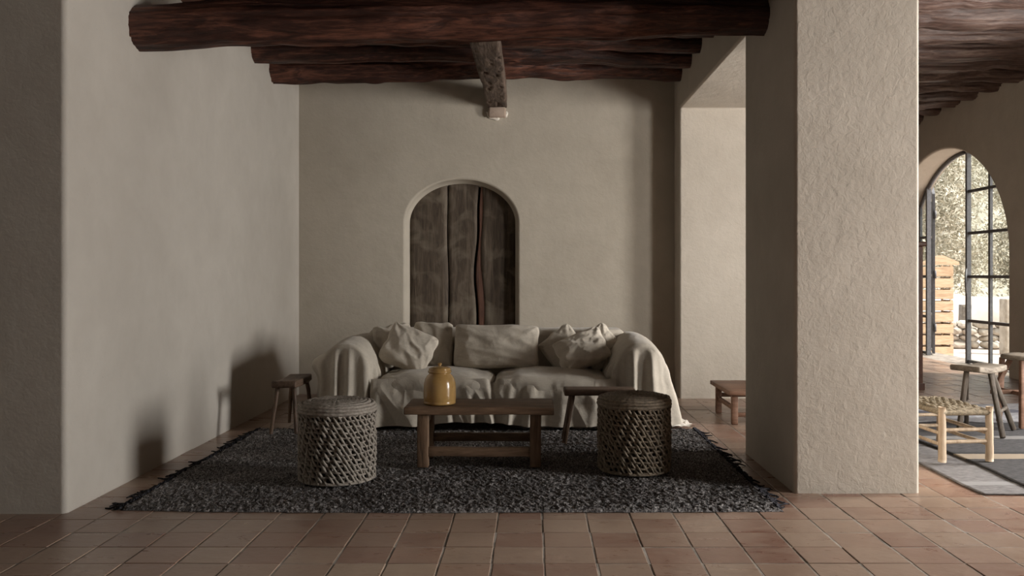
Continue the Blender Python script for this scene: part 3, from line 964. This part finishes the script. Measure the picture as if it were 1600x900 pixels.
# ------------------------------------------------------------------ woven drum stools
def drum(loc, label, mat, seed, rz):
    t = thing('wicker_stool', loc, label, 'stool', None, rz)
    R, Hh = .214, .455
    TWIST = 1.0
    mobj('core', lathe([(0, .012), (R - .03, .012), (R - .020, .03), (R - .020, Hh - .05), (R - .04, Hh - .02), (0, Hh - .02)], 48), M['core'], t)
    bulge = lambda z: R * (1 + .012 * math.sin(z / Hh * PI)) 
    # horizontal hoops
    hoops = []
    nh = 13
    for k in range(nh):
        z = .018 + (Hh - .085) * k / (nh - 1)
        a = np.linspace(0, 2 * PI, 120, endpoint=False)
        rr = bulge(z) - .007 + .0045 * np.cos(a * 23 + k * PI) + .002 * vn(np.cos(a) * 5, np.sin(a) * 5, k)
        zz = z + .005 * vn(np.cos(a) * 4 + seed, np.sin(a) * 4, k * 2.0)
        hoops.append(tube(np.stack([rr * np.cos(a), rr * np.sin(a), zz], -1), .0066, 6, False, True))
    mobj('hoops', join(hoops), mat, t)
    st = []
    ns = 46
    for k in range(ns):
        a0 = 2 * PI * k / ns + random.uniform(-.015, .015)
        m = 54
        q = np.linspace(0, 1, m)
        z = .01 + (Hh - .075) * (1 - q)
        tw = 1.12 + random.uniform(-.05, .05)
        ang = a0 + tw * q * TWIST
        rr = np.array([bulge(zz) for zz in z]) - .003 + .0055 * np.cos(q * (nh - 1) * PI + k * PI) + .002 * vn(q * 9, k * 1.7)
        rad = .0070 + .0015 * vn(q * 6, k * 2.3)
        st.append(tube(np.stack([rr * np.cos(ang), rr * np.sin(ang), z], -1), rad, 6))
    ns2 = 40
    for k in range(ns2):
        a0 = 2 * PI * (k + .5) / ns2
        q = np.linspace(0, 1, 30)
        z = .01 + (Hh - .075) * (1 - q)
        ang = a0 - .16 * q + .02 * np.sin(q * 9 + k)
        rr = R - .012 + .005 * np.cos(q * (nh - 1) * PI + k * PI + 1.5)
        st.append(tube(np.stack([rr * np.cos(ang), rr * np.sin(ang), z], -1), .0048, 6))
    mobj('woven_strands', join(st), mat, t)
    top = []
    for k in range(11):                     # coiled rope top, stepping down over the rim
        a = np.linspace(0, 2 * PI, 96, endpoint=False)
        if k < 8:
            r0 = .022 + .0225 * k; z0 = Hh - .012 + .004 * (1 - (r0 / R) ** 2) - (.004 if k == 7 else 0)
        else:
            r0 = (.206, .2145, .216)[k - 8]; z0 = Hh - (.020, .036, .054)[k - 8]
        w = .0018 * np.sin(a * (60 if k > 4 else 30)) + .002 * vn(np.cos(a) * 4, np.sin(a) * 4, k + seed)
        top.append(tube(np.stack([(r0 + w) * np.cos(a), (r0 + w) * np.sin(a), z0 + w], -1), .0128 if k < 8 else .0105, 8, False, True))
    mobj('coiled_top', join(top), mat, t)
    a = np.linspace(0, 2 * PI, 120, endpoint=False)
    w = .002 * np.sin(a * 48)
    mobj('base_ring', join([tube(np.stack([(R - .004 + w) * np.cos(a), (R - .004 + w) * np.sin(a), np.full(120, .010 + 0 * a)], -1), .0075, 8, False, True)]), mat, t)
    return t
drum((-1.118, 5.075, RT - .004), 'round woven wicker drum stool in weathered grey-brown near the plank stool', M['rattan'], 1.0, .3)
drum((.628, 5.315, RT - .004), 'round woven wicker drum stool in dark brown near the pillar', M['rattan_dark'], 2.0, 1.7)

# ------------------------------------------------------------------ small plank stools
def round_leg(p, q, r0, r1, seed, n=10):
    m = 16
    s = np.linspace(0, 1, m)
    P = np.asarray(p, float)[None] * (1 - s[:, None]) + np.asarray(q, float)[None] * s[:, None]
    P = P + .002 * np.stack([vn(s * 5, seed), vn(s * 5, seed + 3), 0 * s], -1)
    P[0] = p; P[-1] = q
    return tube(P, r0 + (r1 - r0) * s + .001 * vn(s * 7, seed), n)
def plank_stool(name, loc, label, L, W, Hs, T, along, mats, seed, splay=.10, lr=(.017, .013), square=False, leg_in=.16, rz=0, dish=.012):
    t = thing(name, loc, label, 'stool', None, rz)
    if along == 'y': b = (-W / 2, W / 2, -L / 2, L / 2)
    else: b = (-L / 2, L / 2, -W / 2, W / 2)
    v, f = wplank(b[0], b[1], b[2], b[3], Hs - T, Hs, seed, .005, .010, 14)
    k = v[:, 1] / (L / 2) if along == 'y' else v[:, 0] / (L / 2)
    v[:, 2] += dish * (k ** 2 - .4)
    mobj('seat', (v, f), mats[0], t)
    hx, hy = (b[1] - b[0]) / 2, (b[3] - b[2]) / 2
    for sx in (-1, 1):
        for sy in (-1, 1):
            top = np.array((sx * (hx - min(leg_in * hx * 2, .06)), sy * (hy - min(leg_in * hy * 2, .06)), Hs - T + .006))
            bot = np.array((top[0] + sx * splay * (.55 if along == 'y' else 1.0), top[1] + sy * splay * (1.0 if along == 'y' else .45), 0))
            if square: leg = beam_between(bot, top, lr[1] * 2, lr[1] * 2, .004, lr[0] / lr[1])
            else: leg = round_leg(bot, top, lr[1], lr[0], seed + sx + sy * 3)
            mobj('leg', leg, mats[1], t)
    return t
# beside the left wall
plank_stool('plank_stool', (-1.83, 6.745, .024), 'small dark four-legged plank stool between the sofa arm and the smooth wall', .50, .18, .385, .052, 'y', (M['stool_wood'], M['stool_leg']), 1.3, .06, (.017, .013))
# in front of the sofa
plank_stool('plank_stool', (.485, 6.20, RT - .001), 'small brown plank stool partly hidden behind the dark wicker drum stool', .50, .185, .375, .045, 'x', (M['stool_wood_x'], M['stool_leg']), 4.4, .06, (.019, .016), True, .22, 0, .004)

# low bench inside the opening
lb = thing('low_bench', (1.98, 7.35, 0), 'low reddish wooden bench standing in the opening behind the pillar', 'bench')
mobj('seat', wplank(-.40, .40, -.37, .37, .24, .275, 2.0, .003, .005), M['red_wood'], lb)
for sx in (-1, 1):
    for sy in (-1, 1):
        mobj('leg', wplank(sx * .34 - .024, sx * .34 + .024, sy * .30 - .024, sy * .30 + .024, 0, .242, 2 + sx + sy, .0015, .004, 5), M['red_wood'], lb)
    mobj('side_rail', wplank(sx * .34 - .012, sx * .34 + .012, -.28, .28, .11, .145, 4.0, .002, .004), M['red_wood'], lb)
for sy in (-1, 1):
    mobj('stretcher', wplank(-.32, .32, sy * .30 - .012, sy * .30 + .012, .14 if sy > 0 else .06, .175 if sy > 0 else .095, 5.0, .002, .004), M['red_wood'], lb)

# ------------------------------------------------------------------ side room: rugs and stools
def flat_rug(x0, x1, y0, y1, z, wave, seed, rot=0.0):
    nx, ny = 120, 120
    X, Y = np.meshgrid(np.linspace(x0, x1, nx), np.linspace(y0, y1, ny), indexing='ij')
    e = np.minimum(np.minimum(X - x0, x1 - X), np.minimum(Y - y0, y1 - Y))
    Z = z + np.abs(wave * fbm(X * 2.2 + seed, Y * 5.5, seed, 3)) + .001 * vn(X * 60, Y * 60)
    Xd = X + .02 * vn(Y * 2.4, seed); Yd = Y + .02 * vn(X * 2.4, seed + 3)
    top = np.stack([Xd, Yd, Z], -1).reshape(-1, 3)
    n = nx * ny
    bot = top.copy(); bot[:, 2] -= .006
    F = grid_faces(nx, ny)
    per = [i * ny for i in range(nx)] + [(nx - 1) * ny + j for j in range(1, ny)] + [i * ny + ny - 1 for i in range(nx - 2, -1, -1)] + [j for j in range(ny - 2, 0, -1)]
    G = [(per[k], per[(k + 1) % len(per)], per[(k + 1) % len(per)] + n, per[k] + n)[::-1] for k in range(len(per))]
    return np.concatenate([top, bot]), F + [tuple(i + n for i in q[::-1]) for q in F] + G
M['kilim_grey'] = mat_flatweave('grey_flatweave', (.13, .125, .125), (.25, .24, .24), [(4.97, 5.06, (.27, .265, .265))])
M['kilim_dark'] = mat_flatweave('charcoal_flatweave', (.045, .044, .046), (.10, .098, .10), [(5.62, 5.78, (.30, .25, .19)), (5.78, 5.84, (.05, .05, .05)), (6.3, 6.42, (.2, .195, .19))])
M['kilim_pale'] = mat_flatweave('pale_blue_grey_flatweave', (.22, .22, .235), (.42, .42, .44), [(7.5, 7.62, (.12, .12, .14))])
r1 = mobj('flatweave_rug', flat_rug(2.47, 5.0, 4.77, 6.4, .009, .004, 1.0), M['kilim_grey']); tag(r1, 'mid-grey flatweave rug lying lowest beside the pillar', 'rug')
r2 = mobj('flatweave_rug', flat_rug(2.78, 5.2, 4.86, 7.02, .022, .004, 5.0), M['kilim_dark']); tag(r2, 'dark charcoal flatweave rug with a tan stripe under the grey stool', 'rug')
r3 = mobj('flatweave_rug', flat_rug(2.45, 5.25, 7.06, 8.05, .012, .035, 9.0), M['kilim_pale']); tag(r3, 'pale blue-grey rumpled rug nearest the garden door', 'rug')

# rope-seat footstool
rs = thing('rope_stool', (2.72, 5.81, .027), 'low pale wooden stool with woven seagrass rope seat beside the pillar', 'stool', None, math.radians(4))
hx, hy, hs = .155, .29, .345
for sx in (-1, 1):
    for sy in (-1, 1):
        mobj('leg', round_leg((sx * hx, sy * hy, 0), (sx * hx, sy * hy, hs if sy < 0 else hs - .035), .0245, .0215, sx + sy * 2, 12), M['pale_wood'], rs)
for sy in (-1, 1):
    for z in (.125, .20):
        mobj('rung', round_leg((-hx, sy * hy, z), (hx, sy * hy, z + .003), .0125, .0125, z * 30 + sy, 8), M['pale_wood'], rs)
for sx in (-1, 1):
    for z in (.105, .175):
        mobj('rung', round_leg((sx * hx, -hy, z), (sx * hx, hy, z + .003), .0125, .0125, z * 50 + sx, 8), M['pale_wood'], rs)
ropes = []
for k in range(26):                              # cords running along the length
    x = -hx + .012 + (2 * hx - .024) * k / 25
    s = np.linspace(-hy - .012, hy + .012, 60)
    z = hs - .030 + .004 * np.sign(np.sin(s * 70 + (k // 2) * PI)) * np.abs(np.sin(s * 70)) ** .5 + .012 * (1 - (s / hy) ** 4) + .004 * vn(s * 10, k)
    ropes.append(tube(np.stack([np.full(60, x) + .003 * vn(s * 9, k + 3), s, z], -1), .0075, 6))
for k in range(44):
    y = -hy + .008 + (2 * hy - .016) * k / 43
    s = np.linspace(-hx - .012, hx + .012, 40)
    z = hs - .030 - .004 * np.sign(np.sin(s * 70 + (k // 2) * PI)) * np.abs(np.sin(s * 70)) ** .5 + .012 * (1 - (s / hx) ** 4) * .8
    ropes.append(tube(np.stack([s, np.full(40, y), z], -1), .0068, 6))
for sx in (-1, 1):
    ropes.append(tube([(sx * (hx + .002), y, hs - .036) for y in np.linspace(-hy, hy, 12)], .019, 8))
for sy in (-1, 1):
    ropes.append(tube([(x, sy * (hy + .002), hs - .036) for x in np.linspace(-hx, hx, 10)], .019, 8))
mobj('rope_seat', join(ropes), M['rope'], rs)

# grey four-legged stool
gs = thing('splayed_stool', (3.40, 6.60, .028), 'weathered grey splay-legged stool on the dark rug behind the rope stool', 'stool', None, 0)
v, f = wplank(-.165, .165, -.125, .125, .445, .490, 3.0, .006, .012, 12)
v[:, 2] += .010 * (np.abs(v[:, 0]) / .165) ** 2
Rm = Matrix.Rotation(math.radians(28), 4, 'Z')
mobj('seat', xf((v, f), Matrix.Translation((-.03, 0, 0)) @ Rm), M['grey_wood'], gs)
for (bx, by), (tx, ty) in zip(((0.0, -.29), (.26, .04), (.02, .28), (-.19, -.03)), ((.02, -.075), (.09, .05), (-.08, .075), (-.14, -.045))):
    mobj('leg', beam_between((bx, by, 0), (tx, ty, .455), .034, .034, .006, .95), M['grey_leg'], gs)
mobj('stretcher', beam_between((.012, -.20, .17), (.20, .04, .17), .022, .022, .004), M['grey_leg'], gs)
mobj('stretcher', beam_between((-.17, -.04, .20), (.0, .20, .20), .022, .022, .004), M['grey_leg'], gs)

# round-topped braced stool at the right
bs = thing('braced_stool', (3.88, 6.84, .028), 'round-topped worn wooden stool with brace and low stretcher at the edge of the rugs', 'stool')
a = np.linspace(0, 2 * PI, 48, endpoint=False)
v, f = lathe([(0, .515), (.17, .515), (.188, .522), (.195, .535), (.190, .549), (.175, .556), (.08, .553), (0, .552)], 40)
v[:, 2] += .005 * vn(v[:, 0] * 14, v[:, 1] * 14); v[:, 0] *= 1 + .03 * vn(v[:, 1] * 8, 2.0)
mobj('seat', (v, f), M['grey_wood'], bs)
for sx, sy in ((-.118, -.13), (.14, -.13), (.13, .15), (-.12, .15)):
    mobj('leg', beam_between((sx * 1.12, sy * 1.15, 0), (sx, sy, .518), .036, .036, .006), M['red_wood'], bs)
mobj('brace', beam_between((-.275, -.02, .27), (-.15, -.02, .518), .034, .034, .005), M['red_wood'], bs)
mobj('stretcher', beam_between((-.30, -.02, .265), (.28, -.02, .265), .030, .034, .005), M['red_wood'], bs)
mobj('stretcher', beam_between((-.128, -.15, .262), (-.128, .17, .262), .028, .030, .005), M['red_wood'], bs)
mobj('stretcher', beam_between((.145, -.15, .262), (.14, .17, .262), .028, .030, .005), M['red_wood'], bs)

# tall slim cabinet mostly hidden by the pillar
cb_ = thing('tall_cabinet', (3.885, 9.35, 0), 'tall slim red-brown wooden cabinet standing between the pillar and the garden door', 'cabinet')
mobj('body', box(-.22, .22, -.18, .18, .06, 1.50, .006), M['cabinet'], cb_, False)
mobj('cornice', box(-.25, .25, -.21, .21, 1.50, 1.55, .012), M['cabinet'], cb_, False)
mobj('plinth', box(-.235, .235, -.195, .195, 0, .07, .006), M['cabinet'], cb_, False)
dr = mobj('door', box(-.19, .19, -.20, -.181, .12, 1.44, .006), M['cabinet'], cb_, False)
mobj('knob', xf(lathe([(0, 0), (.014, 0), (.016, .012), (.009, .02), (0, .022)], 16), Matrix.Translation((.15, -.20, .8)) @ Matrix.Rotation(PI / 2, 4, 'X')), M['iron'], dr)

# ------------------------------------------------------------------ garden door of iron and glass
XG = 5.97
gd = thing('door_2', (XG, AC, 0), 'tall arched iron and glass garden door with its middle leaf open', None)
tag(gd, kind='structure')
def az(y): return AZ + AB * math.sqrt(max(0.0, 1 - ((y - AC) / AA) ** 2))
def gpart(name, vf, mat, parent=gd, sm=False):
    v = np.asarray(vf[0], float) - np.array((XG, AC, 0))
    return mobj(name, (v, vf[1]), mat, parent, sm)
fr = [(XG, AC + AA * math.cos(q) * .985, AZ + AB * math.sin(q) * .985) for q in np.linspace(0, PI, 50)]
fr = [(XG, AC + AA * .985, .0)] + fr + [(XG, AC - AA * .985, .0)]
gpart('arched_frame', tube(fr, .028, 8), M['iron'], gd, True)
def ibar(name, p, q, w=.04, d=.04, parent=gd): return gpart(name, beam_between(p, q, w, d, .003), M['iron'], parent)
def pane(y0, y1, z0, z1, parent=gd, x=XG):
    """glass between two bars; its top follows the arch where the arch is lower"""
    n = 10
    ys = np.linspace(y0, y1, n)
    V, F = [], []
    for xx in (x - .003, x + .003):
        for y in ys:
            t = min(z1, max(z0 + .004, az(y) - .03))
            V += [(xx, y, z0), (xx, y, t)]
    for s in (0, 1):
        for i in range(n - 1):
            b = s * 2 * n + 2 * i
            q = (b, b + 1, b + 3, b + 2)
            F.append(q if s == 0 else q[::-1])
    for i in range(n - 1):
        F.append((2 * i + 1, 2 * n + 2 * i + 1, 2 * n + 2 * i + 3, 2 * i + 3)); F.append((2 * i, 2 * i + 2, 2 * n + 2 * i + 2, 2 * n + 2 * i))
    return gpart('pane', (V, F), M['glass'], parent)
ZB = [.03, .58, 1.18, 1.77, 2.34]
def panel(ycols, parent=gd):
    for k, y in enumerate(ycols):
        w = .062 if k in (0, len(ycols) - 1) else .04
        if az(y) > .2: ibar('mullion', (XG, y, .0), (XG, y, az(y) - .01), w, .045, parent)
    for y0, y1 in zip(ycols[:-1], ycols[1:]):
        for i, z in enumerate(ZB):
            top = ZB[i + 1] if i + 1 < len(ZB) else 3.2
            if min(az(y0), az(y1)) > z:
                ibar('glazing_bar', (XG, y0, z), (XG, y1, z), .032, .04, parent)
            if max(az(y0), az(y1)) > z + .06: pane(y0 + .012, y1 - .012, z + .012, top - .012, parent)
panel([10.33, 10.86, 11.38, 11.96])
panel([13.16, 13.42, 13.69])
# bow handle on the closed leaf
hq = np.linspace(0, PI, 16)
gpart('handle', tube([(XG - .03 - .055 * math.sin(q), 11.95 - .09 * math.sin(q) , 1.12 + .34 * (q / PI - .5)) for q in hq], .014, 8), M['iron'], gd, True)
# opened middle leaf, hinged at y=13.16 and swung outwards
lf = thing('door_leaf', (XG + .05, 13.14, 0), None, None)
lf.parent = gd
lf.location = (.05, 13.14 - AC, 0)
for nm, vf, mt in [('stile', box(-.02, .02, -1.17, -1.12, 0.02, 2.80, .003), 'iron'), ('stile', box(-.02, .02, -.05, 0, 0.02, 2.42, .003), 'iron'),
                   ('mullion', box(-.016, .016, -.60, -.57, 0.02, 2.68, .003), 'iron')]:
    mobj(nm, vf, M[mt], lf, False)
for z in ZB:
    mobj('glazing_bar', box(-.016, .016, -1.13, -.03, z, z + .035, .003), M['iron'], lf, False)
mobj('top_bar', beam_between((0, -1.15, 2.79), (0, -.02, 2.41), .04, .035, .003), M['iron'], lf, False)
for y0, y1 in ((-1.12, -.60), (-.57, -.05)):
    for z0, z1 in zip(ZB, ZB[1:]):
        mobj('pane', box(-.003, .003, y0, y1, z0 + .036, z1, 0), M['glass'], lf, False)
for z in (.35, 1.15, 2.05):
    mobj('hinge', xf(lathe([(0, 0), (.018, 0), (.018, .12), (0, .12)], 12), Matrix.Translation((-.02, .012, z))), M['iron'], lf, True)
lf.rotation_euler = (0, 0, math.radians(158))
lf.location = (.09, 13.18 - AC, 0)

# ------------------------------------------------------------------ the yard outside
yard = structure('ground_yard', box(XO - .02, 60, -25, 70, -.45, -.15, 0), M['yard'], 'pale sunlit yard outside the garden door')
structure('trim_1', box(XO - .1, XO + .28, 10.1, 13.9, -.2, -.012, .01), M['limewash'], 'pale threshold step outside the garden door')

def crate(loc, label, seed):
    r = random.Random(seed)
    t = thing('wooden_crate', loc, label, 'crate', 'crates stacked outside the garden door', r.uniform(-.04, .04))
    L, D, Hc = .62, .36, .185
    for sx in (-1, 1):
        mobj('end_panel', box(sx * (L / 2 - .008) - .008, sx * (L / 2 - .008) + .008, -D / 2 + .01, D / 2 - .01, .012, Hc - .012, .002), M['crate'], t, False)
        for sy in (-1, 1):
            mobj('corner_post', box(sx * (L / 2 - .035) - .014, sx * (L / 2 - .035) + .014, sy * (D / 2 - .02) - .014, sy * (D / 2 - .02) + .014, 0, Hc, .002), M['crate'], t, False)
    for sy in (-1, 1):
        for z in (.006,):
            mobj('slat', box(-L / 2, L / 2, sy * D / 2 - .006, sy * D / 2 + .006, z, z + .150, .002), M['crate'], t, False)
    mobj('floor_panel', box(-L / 2 + .02, L / 2 - .02, -D / 2 + .01, D / 2 - .01, .002, .012, 0), M['crate'], t, False)
    return t
for k in range(8):
    lab = ('', 'second', 'third', 'fourth', 'fifth', 'sixth', 'seventh', '')[k] + ' raw wood crate up from the ground in the stack outside the garden door'
    if k == 7: lab = 'topmost raw wood crate of the stack outside the garden door'
    if k == 0: lab = 'lowest raw wood crate of the stack outside the garden door'
    crate((6.74, 14.80, -.15 + .190 * k), lab, k)
bm = bmesh.new()
pts = [(-.31, 0), (.31, 0), (.31, .05), (.05, .16), (-.05, .16), (-.31, .05)]
fa = bm.faces.new([bm.verts.new((x, -.012, z)) for x, z in pts])
ex = bmesh.ops.extrude_face_region(bm, geom=[fa])
for q in [g_ for g_ in ex['geom'] if isinstance(g_, bmesh.types.BMVert)]: q.co.y = .012
bmesh.ops.recalc_face_normals(bm, faces=bm.faces[:])
gb = mobj('gabled_board', bm_out(bm), M['crate'], None, False, (6.86, 14.68, -.15 + .190 * 8))
tag(gb, 'gable-shaped raw wood board standing on top of the crate stack', 'board')

# dry stone wall: every stone its own piece
sw = thing('stone_wall', (8.5, 16.0, -.15), 'low dry-stone wall of rough pale field stones in the yard', 'wall', None, math.radians(-16))
def stone_mesh(seed):
    bm = bmesh.new()
    bmesh.ops.create_icosphere(bm, subdivisions=2, radius=.5)
    for v in bm.verts:
        c = v.co
        m = max(abs(c.x), abs(c.y), abs(c.z))
        c *= .72 + .28 * (.5 / (m + 1e-6)) * .8
        c *= 1 + .16 * float(vn(c.x * 3 + seed * 7, c.y * 3, c.z * 3))
    v, f = bm_out(bm)
    return make_mesh('stone', v, f, M['stone'], False)
stone_me = [stone_mesh(s) for s in range(7)]
for row in range(4):
    x = -1.5 + random.uniform(0, .15)
    while x < 1.9:
        w = random.uniform(.16, .36)
        o = link('stone', stone_me[random.randrange(7)], sw, (x + w / 2, random.uniform(-.04, .04), .07 + row * .125), (random.uniform(-.15, .15), random.uniform(-.12, .12), random.uniform(-.3, .3)))
        o.scale = (w * 1.12, random.uniform(.26, .36), random.uniform(.145, .175))
        x += w
# pale rounded masonry bank behind it
def bank():
    n, m = 60, 30
    xs = np.linspace(-3.2, 4.5, n); q = np.linspace(0, PI, m)
    X, Q = np.meshgrid(xs, q, indexing='ij')
    hgt = 1.02 + .12 * vn(X * 1.3, 2.0) - .35 * smooth(-1.6, -2.8, X)
    return np.stack([X, -.55 * np.cos(Q) + .05 * vn(X * 2, Q * 2), hgt * np.sin(Q) ** .6 + .04 * vn(X * 3, Q * 3, 4) - .02], -1).reshape(-1, 3), grid_faces(n, m)
bk = mobj('masonry_bank', bank(), M['limewash'], None, True, (10.9, 18.6, -.15), (0, 0, math.radians(-12)))
tag(bk, 'pale rounded limewashed bank behind the dry-stone wall', 'wall')
pst = mobj('gate_post', join([wplank(-.09, .09, -.08, .08, 0, .78, 3.0, .01, .01)]), M['bark'], None, True, (8.42, 17.0, -.15))
tag(pst, 'short weathered wooden post in the yard beside the crates', 'post')
gsl = mobj('stone_gatepost', box(-.13, .13, -.12, .12, 0, .95, .02), M['stone'], None, False, (8.15, 14.9, -.15))
tag(gsl, 'square grey stone post in the yard by the garden door', 'post')

def tree(loc, hgt, rad, n, seed, label, base=.6):
    r = np.random.default_rng(seed)
    t = thing('olive_tree', loc, label, 'tree', 'trees beyond the yard')
    tr = [(0.06 * math.sin(q * 5 + seed), .06 * math.cos(q * 4 + seed), q * hgt * .75) for q in np.linspace(0, 1, 10)]
    mobj('trunk', tube(tr, np.linspace(.16, .05, 10), 9), M['bark'], t)
    # leaves in clusters
    nc = 60
    C = r.normal(size=(nc, 3)); C /= np.linalg.norm(C, axis=1)[:, None]
    C *= (r.random(nc) ** .4)[:, None]
    C = C * np.array((rad, rad, (hgt - base) / 2)) + np.array((0, 0, (hgt + base) / 2))
    P = C[r.integers(0, nc, n)] + r.normal(size=(n, 3)) * .30
    P[:, 2] = np.maximum(P[:, 2], .1)
    D = r.normal(size=(n, 3)); D /= np.linalg.norm(D, axis=1)[:, None]
    E = np.cross(D, r.normal(size=(n, 3))); E /= np.linalg.norm(E, axis=1)[:, None]
    L = r.uniform(.045, .09, n)[:, None]; W = L * .30
    V = np.stack([P - D * L, P + E * W, P + D * L, P - E * W], 1).reshape(-1, 3)
    F = [(4 * i, 4 * i + 1, 4 * i + 2, 4 * i + 3) for i in range(n)]
    tag(mobj('foliage', (V, F), M['leaf'], t, False), kind='stuff')
    return t
ti = 0
for (x, y, h_, rd) in ((9.5, 22.5, 5.6, 1.7), (13.9, 22.5, 5.8, 1.7), (12.2, 28.0, 7.4, 2.2), (17.8, 28.2, 7.4, 2.2), (16.6, 35, 9.5, 3.0)):
    tree((x, y, -.15), h_, rd, 26000, 100 + ti, 'pale dusty green leafy tree beyond the yard wall', .2)
    ti += 1

def hill():
    n, m = 70, 40
    U, W = np.meshgrid(np.linspace(-30, 40, n), np.linspace(0, 30, m), indexing='ij')
    Z = -.3 + 16 * smooth(2, 26, W) + 1.2 * fbm(U * .2, W * .2, 1.0, 3) * smooth(0, 6, W)
    return np.stack([U, W, Z], -1).reshape(-1, 3), grid_faces(n, m)
M['scrub'] = mat_simple('dry_scrub', (.22, .20, .14), (.52, .48, .39), 2.2, .9, 1.0, .3, False)
hl = mobj('hillside', hill(), M['scrub'], None, True, (18, 40, 0))
tag(hl, 'dry scrub covered hillside rising behind the trees', None, None, 'structure')
